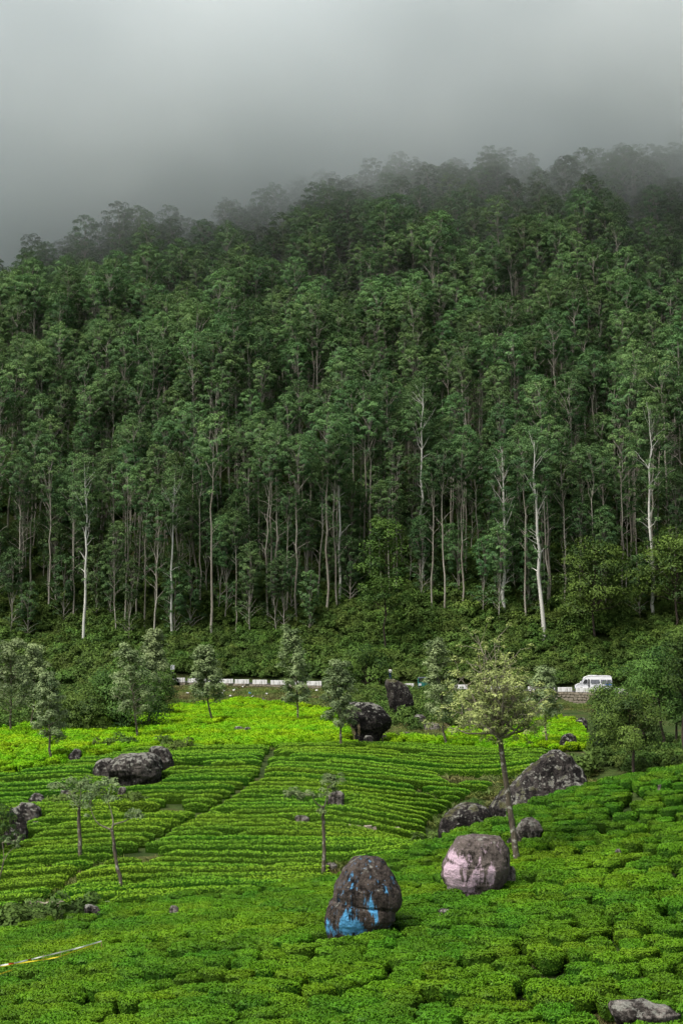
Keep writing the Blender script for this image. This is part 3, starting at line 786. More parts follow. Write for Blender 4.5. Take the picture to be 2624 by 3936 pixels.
# a strip of bare turf round the bottom boulder and under the tape
bx, by, bz, ppx, ppy = bx[keep], by[keep], bz[keep], ppx[keep], ppy[keep]
nb = len(bx)
brot = AL + rng.normal(0, 0.18, nb) + rng.integers(0, 2, nb) * math.pi
bscl = rng.uniform(0.90, 1.1, nb) * (0.95 + 0.12 * (smooth_noise(bx, by, 6, 8)))
bidx = rng.integers(0, 8, nb)
inframe = (ppx > -40) & (ppx < W + 40) & (ppy < H + 70)
order = np.argsort(np.where(inframe, by, 1e6))[:300]
order = order[np.argsort(by[order])]
GRP_TEA = 'clipped tea bushes at the bottom of the near slope'
near_objs = {}
rows_of = [order[i:i + 20] for i in range(0, 300, 20)]
for k, rw in enumerate(rows_of):
    rw = rw[np.argsort(ppx[rw])]
    for j, i in enumerate(rw):
        o = link(bpy.data.objects.new('tea_bush', NEAR[bidx[i]]))
        o.location = (bx[i], by[i], bz[i] - 0.04); o.rotation_euler = (0, 0, brot[i]); o.scale = (bscl[i],) * 3
        near_objs.setdefault(int(bidx[i]), o)
        where = 'lowest rank of the near slope' if k == 0 else ordinal(k + 1) + ' rank up from the bottom edge'
        tag(o, 'clipped tea bush, %s from the left in the %s' % (ordinal(j + 1), where), 'tea bush', GRP_TEA)
rest = np.setdiff1d(np.arange(nb), order)
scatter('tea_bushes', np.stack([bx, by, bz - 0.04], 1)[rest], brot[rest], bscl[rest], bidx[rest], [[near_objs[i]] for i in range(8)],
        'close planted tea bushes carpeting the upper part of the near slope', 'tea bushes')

# contour hedges on the hill across the valley
def row_u(x, y):
    w = 1 - sstep(104, 121, y)
    return y + w * (2.4 * np.exp(-((x - 1.5) / 5.0) ** 2) - 0.30 * np.maximum(0, x - 4.5)) + 1.0 * (smooth_noise(x, y, 9, 21) - 0.5) + 0.35 * (smooth_noise(x, y, 3.2, 27) - 0.5)
path_pts = [at(px, py, Y)[:2] for px, py, Y in [(1035, 2890, 121), (1000, 2985, 112), (900, 3040, 107), (800, 3090, 103), (660, 3180, 97), (540, 3240, 92), (320, 3340, 88), (240, 3400, 84), (130, 3470, 80)]]
_py = np.array([p[1] for p in path_pts])[::-1]; _px = np.array([p[0] for p in path_pts])[::-1]
def path_x(y): return np.interp(y, _py, _px)

hedges = []
BND_X, BND_Y = [-300, 0, 230, 450, 640, 660], [3010, 2985, 2940, 2895, 2870, 2500]    # where the young tea meets the hedges on the left
def hedge_row(y_line, x0, x1, seed):
    r = np.random.default_rng(seed)
    n = max(3, int((x1 - x0) / 0.34))
    x = np.linspace(x0, x1, n)
    y = np.full(n, y_line, float)
    for _ in range(8):
        y += (y_line - row_u(x, y)) * 0.8
    z = terr(x, y)
    hh = 0.72 + 0.12 * (smooth_noise(x, y, 1.6, seed % 50) - 0.5) + 0.02 * r.normal(size=n)
    ww = 0.40 + 0.08 * (smooth_noise(x, y, 1.3, seed % 37 + 60) - 0.5)
    yo = 0.12 * (smooth_noise(x, y, 2.1, seed % 23 + 90) - 0.5)
    hh = hh * r.uniform(0.88, 1.1); ww = ww * r.uniform(0.9, 1.12)
    endf = np.minimum(1, np.minimum(np.arange(n), np.arange(n)[::-1]) / 1.5 * 0.7 + 0.35)
    ww = ww * endf; hh = hh * (0.6 + 0.4 * endf)
    d = unit(np.stack([np.gradient(x), np.gradient(y)], 1)); nx, ny = -d[:, 1], d[:, 0]
    prof = [(-0.7, 0.0), (-0.95, 0.45), (-1.0, 0.72), (-0.86, 0.90), (0, 0.95), (0.86, 0.90), (1.0, 0.72), (0.95, 0.45), (0.7, 0.0)]
    base = np.array([x.mean(), y.mean(), z.mean()])
    g = Geo(); V, N = [], []
    for (o_, zz) in prof:
        V.append(np.stack([x + nx * o_ * ww, y + yo + ny * o_ * ww, z + zz * hh], 1) - base)
        N.append(unit(np.stack([nx * o_, ny * o_, np.full(n, 0.2 if zz < 0.8 else 2.0)], 1)))
    k = len(prof)
    idx = np.arange(k * n).reshape(k, n)
    q = np.stack([idx[:-1, :-1], idx[:-1, 1:], idx[1:, 1:], idx[1:, :-1]], -1).reshape(-1, 4)
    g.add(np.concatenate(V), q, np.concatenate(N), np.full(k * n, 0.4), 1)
    m = int((x1 - x0) * 190)
    s = r.uniform(0, n - 1, m); i0 = np.minimum(s.astype(int), n - 2); f = s - i0
    lerp = lambda a: a[i0] * (1 - f) + a[i0 + 1] * f
    lx, ly, lz, lw_, lh, lnx, lny = lerp(x), lerp(y + yo), lerp(z), lerp(ww), lerp(hh), lerp(nx), lerp(ny)
    side = r.uniform(size=m) < 0.36
    o_ = np.where(side, -r.uniform(0.9, 1.06, m), r.uniform(-1, 1, m))
    zz = np.where(side, r.uniform(0.25, 0.9, m), 1.0 - 0.14 * np.abs(o_) ** 3 + r.normal(0, 0.035, m))
    pos = np.stack([lx + lnx * o_ * lw_, ly + lny * o_ * lw_, lz + zz * lh], 1) - base
    up = np.where(side, 0.25, 1.6)
    nn = unit(np.stack([lnx * o_, lny * o_, up], 1))
    v_, f_, n_ = leaves(pos, nn, 0.13, 0.065, r, 0.6, (0, 0, 0))
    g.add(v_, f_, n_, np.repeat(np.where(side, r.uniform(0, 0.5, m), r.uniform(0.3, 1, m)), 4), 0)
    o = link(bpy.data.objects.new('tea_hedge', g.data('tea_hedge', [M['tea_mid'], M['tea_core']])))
    o.location = base
    return o

GRP_H = 'tea hedges on the hill across the valley'
yl = 77.5; k = 0; hcount = {'left': 0, 'right': 0}
while yl < 128.5:
    # where this row lies on the far side of the crease, in view
    X = np.arange(-36, 36, 0.25)
    Yr = np.full(len(X), yl)
    for _ in range(8): Yr += (yl - row_u(X, Yr)) * 0.8
    px, py = project(np.stack([X, Yr, terr(X, Yr) + 0.4], 1))
    ok = (Yr > crease_y(X) + 0.9) & (px > -160) & (px < 2330) & ~excluded(X, Yr, 0.25)
    ok &= px < np.interp(py, [2860, 2950, 3010, 3080, 3160, 3260], [2150, 2060, 1900, 1760, 1640, 1660]) + 60 * (smooth_noise(X, Yr, 2.0, 15) - 0.5)
    ok &= np.abs(X - path_x(Yr) - 0.5 * (smooth_noise(X * 0, Yr, 1.7, 9) - 0.5)) > 0.2
    ok &= ~((px > 90) & (px < 420) & (py > 3470))
    ok &= (smooth_noise(X, Yr, 3.0, 77) > 0.12) & (smooth_noise(X, Yr, 0.9, 78) > 0.05)
    ok &= (Yr < 127.5 + 1.5 * np.sin(X * 0.2)) & (py > np.interp(px, BND_X, BND_Y))
    j = 0; cnt = 0
    while j < len(X):
        if not ok[j]: j += 1; continue
        e = j
        while e + 1 < len(X) and ok[e + 1]: e += 1
        if X[e] - X[j] > 1.2:
            ob = hedge_row(yl, X[j], X[e], int(yl * 10) + j)
            hedges.append((ob, k, X[j]))
        j = e + 1
    k += 1
    yl += 1.24
rows_k = sorted({h[1] for h in hedges})
for kk in rows_k:
    hs = sorted([h for h in hedges if h[1] == kk], key=lambda h: h[2])
    for j, h in enumerate(hs):
        tag(h[0], 'clipped tea hedge, %s piece from the left in the %s row up from the valley' % (ordinal(j + 1), ordinal(rows_k.index(kk) + 1)), 'tea hedge', GRP_H)

# bright young tea on the terrace under the road
YOUNG = [make_bush(300 + i, 0.62, 0.55, 0.70, 460, 240, 0.17, 0.085, M['tea_young'], loose=0.7) for i in range(4)]
gx, gy = np.meshgrid(np.arange(-60, 60, 0.85), np.arange(108, 215, 0.85))
gx = (gx + rng.normal(0, 0.22, gx.shape)).ravel(); gy = (gy + rng.normal(0, 0.22, gy.shape)).ravel()
gz = terr(gx, gy)
px, py = project(np.stack([gx, gy, gz + 0.5], 1))
edge_n = 14 * np.sin(px * 0.012) + 9 * np.sin(px * 0.031 + 1)
top_edge = np.interp(px, [-100, 0, 250, 500, 640, 800, 1000, 1250, 1330, 1480, 1700, 1900, 2050, 2200, 2300], [2785, 2785, 2770, 2745, 2715, 2698, 2692, 2712, 2800, 2840, 2812, 2790, 2760, 2760, 2880])
hedge_top = 127.5 + 1.5 * np.sin(gx * 0.2)
ok = ((gy > hedge_top + 0.2) | (py < np.interp(px, BND_X, BND_Y) - 6)) & (py > top_edge + 0.4 * edge_n) & (px > -250) & (px < 2290) & ~excluded(gx, gy, 0.3)
stone_line = np.interp(px, [-100, 100, 330, 640, 900, 1300, 1700], [2880, 2868, 2845, 2800, 2778, 2776, 2770])
ok &= ~((np.abs(py - stone_line - 0.15 * edge_n) < 4.5) & (smooth_noise(gx, gy, 5, 40) > 0.35))
ok &= (smooth_noise(gx, gy, 2.5, 33) > 0.14)
ok &= ~((px > 1330) & (px < 1720) & (py < 2836))
ok &= ~((px > 2040) & (py > 2870))
gx, gy, gz, px, py = gx[ok], gy[ok], gz[ok], px[ok], py[ok]
ny_ = len(gx)
yi = rng.integers(0, 4, ny_); yr = rng.uniform(0, 6.28, ny_); ys_ = rng.uniform(0.6, 1.2, ny_)
front = np.argsort(np.where((px > 200) & (px < 2000), gy, 1e6))[:24]
ysrc = {}
fr = front[np.argsort(px[front])]
for j, i in enumerate(fr):
    vi = j % 4
    o = link(bpy.data.objects.new('young_tea_bush', YOUNG[vi]))
    o.location = (gx[i], gy[i], gz[i] - 0.04); o.rotation_euler = (0, 0, yr[i]); o.scale = (ys_[i],) * 3
    ysrc.setdefault(vi, o)
    tag(o, 'bright young tea bush at the terrace edge, %s from the left along that edge' % ordinal(j + 1), 'tea bush', 'young tea bushes along the terrace edge')
rest = np.setdiff1d(np.arange(ny_), front)
scatter('young_tea_bushes', np.stack([gx, gy, gz - 0.04], 1)[rest], yr[rest], ys_[rest], yi[rest], [[ysrc[i]] for i in range(4)], 'bright yellow green young tea covering the terrace under the road', 'tea bushes')

# ------------------------------------------------------------------ trees
def clump(g, c, rad, n, ll, lw, r, crown_c, flat=0.75, wind=(0, 0, -0.3), tone=0.5, upb=0.5, mi=0, ocw=0.35):
    d = unit(r.normal(size=(n, 3)))
    d[:, 2] = np.where(d[:, 2] < -0.35, -d[:, 2], d[:, 2])
    rr = rad * r.uniform(0.45, 1.0, n)[:, None] ** 0.6
    pos = c + d * rr * np.array([1, 1, flat])
    oc = unit(np.asarray(c) - crown_c + 1e-6)
    nn = unit(d * (1.15 - ocw) + oc * ocw + np.array([0, 0, upb]))
    v, f, n_ = leaves(pos, nn, ll, lw, r, 0.45, wind)
    t = np.clip(tone + 0.28 * d[:, 2] * 0 + r.uniform(-0.28, 0.28, n), 0, 1)
    g.add(v, f, n_, np.repeat(t, 4), mi)

def euc(seed, Hh, crown_frac, cw, lean=0.02, rad=0.3, nb=13, cl=(1.1, 1.75), nleaf=64, top=True):
    """tall forest eucalyptus: (trunk geo, crown geo)"""
    r = np.random.default_rng(seed)
    tr, cr = Geo(), Geo()
    tip = np.array([r.normal(0, lean * Hh), r.normal(0, lean * Hh), Hh * 0.93])
    n = 12
    c = curve((0, 0, -1.0), tip, (r.normal(0, 0.012), r.normal(0, 0.012), 0), r, n, 0.004)
    rd = rad * (1 - 0.86 * np.linspace(0, 1, n) ** 1.2)
    v, q, nn = tube(c, rd, 7); tr.add(v, q, nn)
    def on_trunk(f):
        i = min(int(f * (n - 1)), n - 2); k = f * (n - 1) - i
        return c[i] * (1 - k) + c[i + 1] * k, rd[i] * (1 - k) + rd[i + 1] * k
    ch = crown_frac * Hh                                  # the head of the tree: puffs of leaves over a rounded dome
    cc = np.array([tip[0], tip[1], Hh - ch * 0.52])
    rx, rz = cw * 0.5, ch * 0.5
    az = r.uniform(0, 6.28)
    npf = nb * 3
    for b in range(npf):
        g_ = (b + 0.5) / npf
        zz = 1.0 - 1.75 * g_                               # from the top of the dome down
        az += 2.399963 + r.normal(0, 0.25)
        w = math.sqrt(max(0.05, 1 - zz * zz)) * (1.0 if zz > -0.2 else 0.8)
        k = r.uniform(0.62, 1.05)
        e = cc + np.array([math.cos(az) * rx * w * k, math.sin(az) * rx * w * k, zz * rz * r.uniform(0.88, 1.06)])
        clump(cr, e, r.uniform(*cl) * (1.0 if zz > -0.3 else 0.8), nleaf, 0.30, 0.15, r, cc, tone=np.clip(r.uniform(0.2, 0.7) + 0.12 * zz, 0, 1), ocw=0.65)  # upper puffs tinted lighter: light from above painted into the leaf tone
        if b % 3 == 1:
            f = max(0.3, min(0.95, (e[2] - r.uniform(2.0, 5.0)) / tip[2]))
            p, pr = on_trunk(f)
            v, q, nn = tube(curve(p, e, (0, 0, 0.05), r, 5, 0.025), np.linspace(max(0.05, pr * 0.45), 0.03, 5), 5); tr.add(v, q, nn)
    for b in range(int(r.integers(5, 11))):                 # stray boughs under the head
        f = 1 - crown_frac - r.uniform(0.0, 0.34)
        p, pr = on_trunk(max(0.2, f)); a_ = r.uniform(0, 6.28); L = r.uniform(1.2, 2.8)
        e = p + np.array([math.cos(a_) * L, math.sin(a_) * L, L * r.uniform(0.5, 1.1)])
        v, q, nn = tube(curve(p, e, (0, 0, 0.06), r, 5, 0.03), np.linspace(max(0.05, pr * 0.4), 0.03, 5), 5); tr.add(v, q, nn)
        if r.uniform() < 0.8:
            clump(cr, e, r.uniform(0.7, 1.2), nleaf // 2, 0.30, 0.15, r, p, tone=r.uniform(0.2, 0.6))
    return tr, cr

EUC = []
specs = [(33, 0.27, 6.2, 0.19), (30, 0.25, 5.5, 0.17), (35, 0.28, 6.8, 0.21), (27, 0.32, 5.3, 0.15), (32, 0.33, 6.7, 0.19), (18, 0.55, 4.8, 0.10),
         (31, 0.23, 5.7, 0.18), (28, 0.36, 5.8, 0.16), (34, 0.26, 7.0, 0.21), (13, 0.70, 4.6, 0.09)]
for i, (h_, cf, cw, rd) in enumerate(specs):
    tr, cr = euc(500 + i, h_, cf, cw, rad=rd, nb=12 + i % 3, cl=(0.65, 1.15), nleaf=110)
    EUC.append((tr.data('trunk', M['euc_bark']), cr.data('crown', M['euc_leaf']), h_))

gx, gy = np.meshgrid(np.arange(-190, 190, 3.7), np.arange(263, 480, 3.55))
gx = gx + (np.arange(gx.shape[0]) % 2)[:, None] * 1.85
gx = (gx + rng.normal(0, 0.9, gx.shape)).ravel(); gy = (gy + rng.normal(0, 0.9, gy.shape)).ravel()
gz = terr(gx, gy)
px, py = project(np.stack([gx, gy, gz + 20], 1))
fe = 263 + 6 * np.sin(gx * 0.09 + 1) + 3.5 * np.sin(gx * 0.23)
ok = (px > -330) & (px < W + 330) & (gy > fe) & (smooth_noise(gx, gy, 7, 5) > 0.13)
gx, gy, gz, px = gx[ok], gy[ok], gz[ok], px[ok]
nt_ = len(gx)
ti = rng.integers(0, 10, nt_); trot = rng.uniform(0, 6.28, nt_)
ti = np.where((gy < 288) & (rng.uniform(size=nt_) < 0.34), rng.choice([5, 9, 5], nt_), ti)
tsc = rng.uniform(0.80, 1.15, nt_) * (0.86 + 0.28 * smooth_noise(gx, gy, 13, 71))
infr = (px > -60) & (px < W + 60)
N_EUC = 292
ordr = np.argsort(np.where(infr, gy, 1e6))[:N_EUC]
ordr = ordr[np.argsort(gy[ordr])]
GRP_E = 'eucalyptus trees of the lower forest'
esrc = {}
def place_euc(vi, loc, rz, sc, label):
    root = empty('eucalyptus_tree', loc, rz); root.scale = (sc,) * 3
    t = link(bpy.data.objects.new('trunk', EUC[vi][0]), root); c = link(bpy.data.objects.new('crown', EUC[vi][1]), root)
    tag(root, label, 'tree', GRP_E)
    esrc.setdefault(vi, (t, c))
    return root
ranks = [ordr[i:i + 24] for i in range(0, N_EUC, 24)]
for k, rw in enumerate(ranks):
    rw = rw[np.argsort(px[rw])]
    for j, i in enumerate(rw):
        where = 'front rank of the forest' if k == 0 else ordinal(k + 1) + ' rank of the forest'
        place_euc(int(ti[i]), (gx[i], gy[i], gz[i] - 0.2), trot[i], tsc[i], 'tall pale trunked eucalyptus, %s from the left in the %s' % (ordinal(j + 1), where))
rest = np.setdiff1d(np.arange(nt_), ordr)
for vi in range(10):
    assert vi in esrc
scatter('eucalyptus_forest', np.stack([gx, gy, gz - 0.2], 1)[rest], trot[rest], tsc[rest], ti[rest], [list(esrc[i]) for i in range(10)],
        'dense eucalyptus forest climbing the slope into the mist', 'forest')

# trees in front of the forest edge, told apart by their trunks
def hero_euc(px_, row, Y, Hh, cf, cw, rad, seed, label, lean=(0, 0)):
    b = at(px_, row, Y); b[2] = terr(b[0], b[1])
    tr, cr = euc(seed, Hh, cf, cw, 0.004, rad, 13, (0.95, 1.6), 140)
    root = empty('eucalyptus_tree', b - np.array([0, 0, 0.2]))
    root.rotation_euler = (lean[1], lean[0], 0)
    tr.obj('trunk', M['euc_bark_white'], root); cr.obj('crown', M['euc_leaf'], root)
    tag(root, label, 'tree', 'forest edge eucalyptus with bare white trunks')
M['euc_bark_white'] = bark_mat('white_gum_bark', (0.36, 0.35, 0.31), (0.66, 0.66, 0.60), (1.2, 1.2, 0.12))
hero_euc(2092, 2480, 257, 39, 0.40, 7.0, 0.42, 901, 'leaning white gum trunk nearest the road, left of the van', (-0.035, 0))
hero_euc(1936, 2385, 264, 34, 0.50, 7.5, 0.36, 902, 'white double trunked eucalyptus left of the leaning white gum', (0.0, 0))
hero_euc(2515, 2470, 262, 42, 0.48, 8, 0.34, 903, 'forked eucalyptus with straggling white limbs near the right edge', (0.0, 0))
hero_euc(1630, 2250, 275, 41, 0.35, 7, 0.34, 904, 'very straight tall white trunk standing above the small leafy tree', (0.0, 0))
hero_euc(1305, 2270, 272, 36, 0.33, 6, 0.28, 905, 'pale straight trunk in the middle of the forest edge', (0.0, 0))
hero_euc(318, 2470, 262, 36, 0.42, 6.4, 0.28, 906, 'bare white trunk above the leftmost silver oaks', (-0.01, 0))
hero_euc(660, 2440, 262, 33, 0.40, 6, 0.25, 907, 'slim white trunk above the road sign', (0.01, 0))

def branchy(name, base, top, seed, leaf, bark, label, crown_w, crown_base=0.3, nb=22, sub=3, cl=(0.35, 0.6), nleaf=46, ll=0.2, lw=0.1, rad=0.12, wind=(0.6, 0, -0.1),
            shape='cone', rise=0.7, group=None, trunk_pts=None, flat=0.8, sprays=1.0, sides=7, cat='tree', tw='twig', tone=(0.2, 0.8)):
    """a broadleaf tree with limbs, boughs and sprays of leaves"""
    r = np.random.default_rng(seed)
    base = np.asarray(base, float); top = np.asarray(top, float) - base
    root = empty(name, base)
    tr, cr, lb = Geo(), Geo(), Geo()
    Hh = top[2]
    if trunk_pts is None:
        c = curve((0, 0, -0.4), top, (r.normal(0, 0.015), r.normal(0, 0.015), 0), r, 10, 0.008)
    else:
        P = np.array(trunk_pts, float) - base; s = np.linspace(0, 1, len(P))
        s2 = np.linspace(0, 1, 14); c = np.stack([np.interp(s2, s, P[:, i]) for i in range(3)], 1)
        c[1:-1] += r.normal(0, rad * 0.12, (12, 3))
        c[0, 2] -= 0.4
    n = len(c)
    rd = rad * (1 - (0.85 if trunk_pts is None else 0.25) * np.linspace(0, 1, n))
    v, q, nn = tube(c, rd, sides); tr.add(v, q, nn)
    def on_trunk(f):
        i = min(int(f * (n - 1)), n - 2); k = f * (n - 1) - i
        return c[i] * (1 - k) + c[i + 1] * k, rd[i] * (1 - k) + rd[i + 1] * k
    cc = np.array([top[0], top[1], Hh * (crown_base + 1) / 2])
    az = r.uniform(0, 6.28)
    for b in range(nb):
        g_ = (b + r.uniform(0, 1)) / nb
        az += 2.399 + r.normal(0, 0.35)
        if shape == 'cone':
            f = crown_base + (0.97 - crown_base) * g_
            env = (0.35 + 0.65 * math.sin(min(1, (1 - g_) * 1.0 + 0.12) * 1.75)) * (1 - 0.25 * g_)
            p, pr = on_trunk(f)
            L = crown_w * 0.5 * env * r.uniform(0.65, 1.1)
            e = p + np.array([math.cos(az) * L, math.sin(az) * L, rise * L * (0.6 + 0.8 * g_)])
        else:                                       # limbs fan out of the fork
            p, pr = on_trunk(0.93 + 0.07 * r.uniform() if trunk_pts is not None else crown_base + 0.3 * g_)
            el = math.asin(min(1, 0.03 + 0.97 * g_ ** 0.85))
            Lz = (Hh - p[2]); Lx = crown_w * 0.5
            dirv = np.array([math.cos(az) * math.cos(el) * Lx, math.sin(az) * math.cos(el) * Lx, math.sin(el) * Lz])
            e = p + dirv * (r.uniform(0.75, 1.0) if trunk_pts is None else r.uniform(0.5, 1.1))
            L = np.linalg.norm(dirv)
        bc = curve(p, e, (0, 0, 0.05 if shape == 'cone' else -0.04), r, 7, 0.025)
        br = np.linspace(min(pr * 0.55, 0.02 + 0.018 * L), 0.012, 7)
        v, q, nn = tube(bc, br, 5); lb.add(v, q, nn)
        base_tone = r.uniform(*tone)
        clump(cr, bc[-1], r.uniform(*cl), nleaf, ll, lw, r, cc, flat, wind, base_tone)
        for s_ in range(sub):
            f2 = r.uniform(0.3 if shape == 'cone' else 0.38, 0.97)
            i = min(int(f2 * 6), 5); p2 = bc[i] + (bc[i + 1] - bc[i]) * (f2 * 6 - i)
            d2 = unit(r.normal(size=3) + unit(e - p) * 0.8 + np.array([0, 0, 0.35]))
            L2 = L * r.uniform(0.14, 0.34)
            e2 = p2 + d2 * L2
            v, q, nn = tube(curve(p2, e2, (0, 0, 0.05), r, 4, 0.03), np.linspace(0.018, 0.008, 4), 4); lb.add(v, q, nn)
            clump(cr, e2, r.uniform(*cl) * 0.9, int(nleaf * sprays), ll, lw, r, cc, flat, wind, np.clip(base_tone + r.normal(0, 0.15), 0, 1))
    tr.obj('trunk', bark, root)
    lb.obj('limbs', M[tw], root)
    cr.obj('crown', leaf, root)
    tag(root, label, cat, group)
    return root

def oak(px_, row, toprow, cwpx, seed, label, h=0.0, toppx=None, cb=0.28, Y=None, nb=32, rad=0.13, tone=(0.15, 0.95), nleaf=56):
    b = hit(px_, row, h) if Y is None else at(px_, row, Y)
    b[2] = terr(b[0], b[1])
    t = at(px_ if toppx is None else toppx, toprow, b[1])
    m = F / b[1]
    k = b[1] / 150.0
    return branchy('silver_oak_tree', b, t, seed, M['oak_leaf'], M['oak_bark'], label, cwpx / m, cb, nb, 4, (0.45 * k, 0.78 * k), nleaf, 0.26 * k, 0.11 * k, rad, group='silver oaks among the tea')
oak(38, 2827, 2482, 190, 11, 'leftmost spreading silver oak on the bright terrace', 0.3, 45)
oak(118, 2800, 2500, 150, 24, 'silver oak with drooping top just right of the leftmost one', 0.3, 130, Y=156)
oak(197, 2927, 2597, 125, 12, 'silver oak rising from the tea left of the lone wedge boulder', 0.3, 180)
oak(527, 2843, 2508, 165, 13, 'broad silver oak in front of the dark thicket', 0.3, 485)
oak(569, 2792, 2555, 75, 14, 'small slim silver oak beside the broad one', 0.3, 572)
oak(615, 2722, 2430, 115, 15, 'dense tall silver oak under the road sign', 0.2, 592, cb=0.2)
oak(816, 2780, 2500, 120, 16, 'silver oak before the left end of the parapet', 0.3, 785, cb=0.3)
oak(1148, 2778, 2428, 120, 17, 'tall silver oak before the right end of the parapet run', 0.3, 1112, cb=0.22)
oak(1310, 2880, 2553, 140, 18, 'silver oak left of the split boulder', 0.3, 1300, cb=0.28)
oak(1716, 2868, 2472, 130, 19, 'silver oak half hidden behind the big pale olive tree', 0.3, 1675, cb=0.25)
oak(2103, 2868, 2585, 125, 20, 'slim silver oak right of the big pale olive tree', 0.3, 2090, cb=0.4)

# the big near tree
bJ = hit(1990, 3338, 0.3, 60, 95); bJ[2] = terr(bJ[0], bJ[1])
YJ = bJ[1]
trunkJ = [bJ, at(1978, 3230, YJ), at(1960, 3120, YJ), at(1945, 3000, YJ), at(1925, 2880, YJ), at(1912, 2815, YJ)]
branchy('silver_oak_tree', bJ, at(1868, 2440, YJ), 77, M['olive_leaf'], M['oak_bark'], 'big pale olive tree with leaning pollarded trunk on the near slope', 430 / (F / YJ), 0.5, 42, 10,
        (0.20, 0.40), 34, 0.14, 0.06, 0.17, (0.7, 0.0, -0.25), 'fan', trunk_pts=trunkJ, tone=(0.35, 1.0))

def pollard(base_px, base_row, h, pts, arms, label, seed, rad, leaf='oak_leaf', cl=(0.22, 0.36), n=60, y=(60, 110)):
    b = hit(base_px, base_row, h, *y); b[2] = terr(b[0], b[1]); Y = b[1]
    r = np.random.default_rng(seed)
    root = empty('pruned_tree', b)
    tr, lb, cr = Geo(), Geo(), Geo()
    P = np.array([b - np.array([0, 0, 0.3])] + [at(p[0], p[1], Y) for p in pts]) - b
    s = np.linspace(0, 1, len(P)); s2 = np.linspace(0, 1, 16)
    c = np.stack([np.interp(s2, s, P[:, i]) for i in range(3)], 1); c[1:-1] += r.normal(0, rad * 0.15, (14, 3))
    v, q, nn = tube(c, rad * (1 - 0.3 * np.linspace(0, 1, 16)) * r.uniform(0.9, 1.12, 16), 8); tr.add(v, q, nn)
    for arm, sprays in arms:
        A = np.array([np.array(at(p[0], p[1], Y + p[2])) for p in arm]) - b
        s = np.linspace(0, 1, len(A)); s2 = np.linspace(0, 1, 8)
        a = np.stack([np.interp(s2, s, A[:, i]) for i in range(3)], 1)
        v, q, nn = tube(a, np.linspace(rad * 0.5, 0.018, 8), 6); lb.add(v, q, nn)
        for (sx, sy, sd, k) in sprays:
            p = np.array(at(sx, sy, Y + sd)) - b
            near_ = a[np.argmin(((a - p) ** 2).sum(1))]
            v, q, nn = tube(curve(near_, p, (0, 0, 0.05), r, 4, 0.03), np.linspace(0.02, 0.008, 4), 4); lb.add(v, q, nn)
            for _ in range(3):
                clump(cr, p + r.normal(0, 0.16, 3) * k, r.uniform(*cl) * k, n, 0.15, 0.06, r, p - np.array([0, 0, 0.6]), 0.8, (0.6, 0, -0.2), r.uniform(0.15, 0.8))
    tr.obj('trunk', M['oak_bark'], root); lb.obj('limbs', M['twig'], root); cr.obj('crown', M[leaf], root)
    tag(root, label, 'tree', 'pruned trees standing in the tea rows')

pollard(1245, 3363, 0.5, [(1243, 3280), (1244, 3180), (1242, 3120), (1240, 3100)],
        [([(1240, 3105, 0), (1218, 3092, 0), (1205, 3075, -0.2), (1198, 3060, -0.3)], [(1195, 3055, -0.3, 0.7), (1165, 3055, -0.4, 1), (1140, 3050, -0.5, 1), (1118, 3045, -0.3, 0.9), (1105, 3058, -0.5, 0.7), (1150, 3065, -0.2, 0.8)]),
         ([(1242, 3108, 0), (1252, 3085, 0.1), (1256, 3050, 0.2), (1258, 3030, 0.2)], [(1250, 3010, 0.2, 1), (1265, 2995, 0.2, 1), (1282, 2998, 0.1, 1), (1300, 3000, 0.3, 0.9), (1315, 2990, 0.2, 0.8), (1240, 3058, -0.2, 0.8), (1280, 3030, 0.1, 0.8)]),
         ([(1243, 3115, 0), (1240, 3122, -0.1), (1238, 3125, -0.2)], [(1240, 3118, -0.3, 0.7)])],
        'pruned tree with two leafy arms behind the blue stained boulder', 61, 0.115)
pollard(308, 3310, 0.4, [(308, 3250), (303, 3180), (304, 3120), (305, 3100)],
        [([(305, 3105, 0), (307, 3080, 0), (310, 3050, 0.1), (313, 3020, 0.1)], [(312, 3010, 0, 1), (300, 3035, 0, 1), (325, 3030, 0.3, 1), (335, 3015, 0, 1), (290, 3060, -0.3, 1), (330, 3055, 0, 1.0), (345, 3035, 0.2, 0.9)]),
         ([(304, 3110, 0), (290, 3085, 0), (270, 3050, 0.2), (250, 3030, 0.2)], [(250, 3022, 0, 1), (225, 3018, 0.1, 1), (200, 3025, 0, 0.9), (275, 3020, 0.2, 1), (295, 3090, -0.3, 1), (315, 3095, -0.3, 1.0)])],
        'straight pruned tree left of the leaning one', 62, 0.13, cl=(0.3, 0.45))
pollard(475, 3436, 0.3, [(462, 3390), (448, 3320), (438, 3260), (432, 3200), (428, 3185)],
        [([(428, 3190, 0), (400, 3180, 0), (372, 3165, -0.2), (355, 3130, -0.2), (345, 3100, 0)], [(342, 3090, 0, 0.9), (350, 3060, 0, 1), (370, 3050, 0, 1), (360, 3030, 0.2, 1), (345, 3115, -0.2, 0.7)]),
         ([(430, 3190, 0), (436, 3160, 0), (425, 3110, 0.1), (412, 3070, 0.2)], [(410, 3060, 0.2, 1), (425, 3020, 0.2, 1), (405, 3025, 0.1, 1), (435, 3040, 0, 0.9), (390, 3040, 0, 0.9), (430, 3075, -0.2, 0.9)]),
         ([(432, 3172, 0), (455, 3165, 0.1), (480, 3158, 0.2), (500, 3148, 0.2)], [(505, 3145, 0.2, 0.9), (525, 3140, 0.2, 0.9), (540, 3125, 0.2, 0.7)])],
        'leaning pruned tree with a long side arm in the left tea rows', 63, 0.12, cl=(0.26, 0.4))
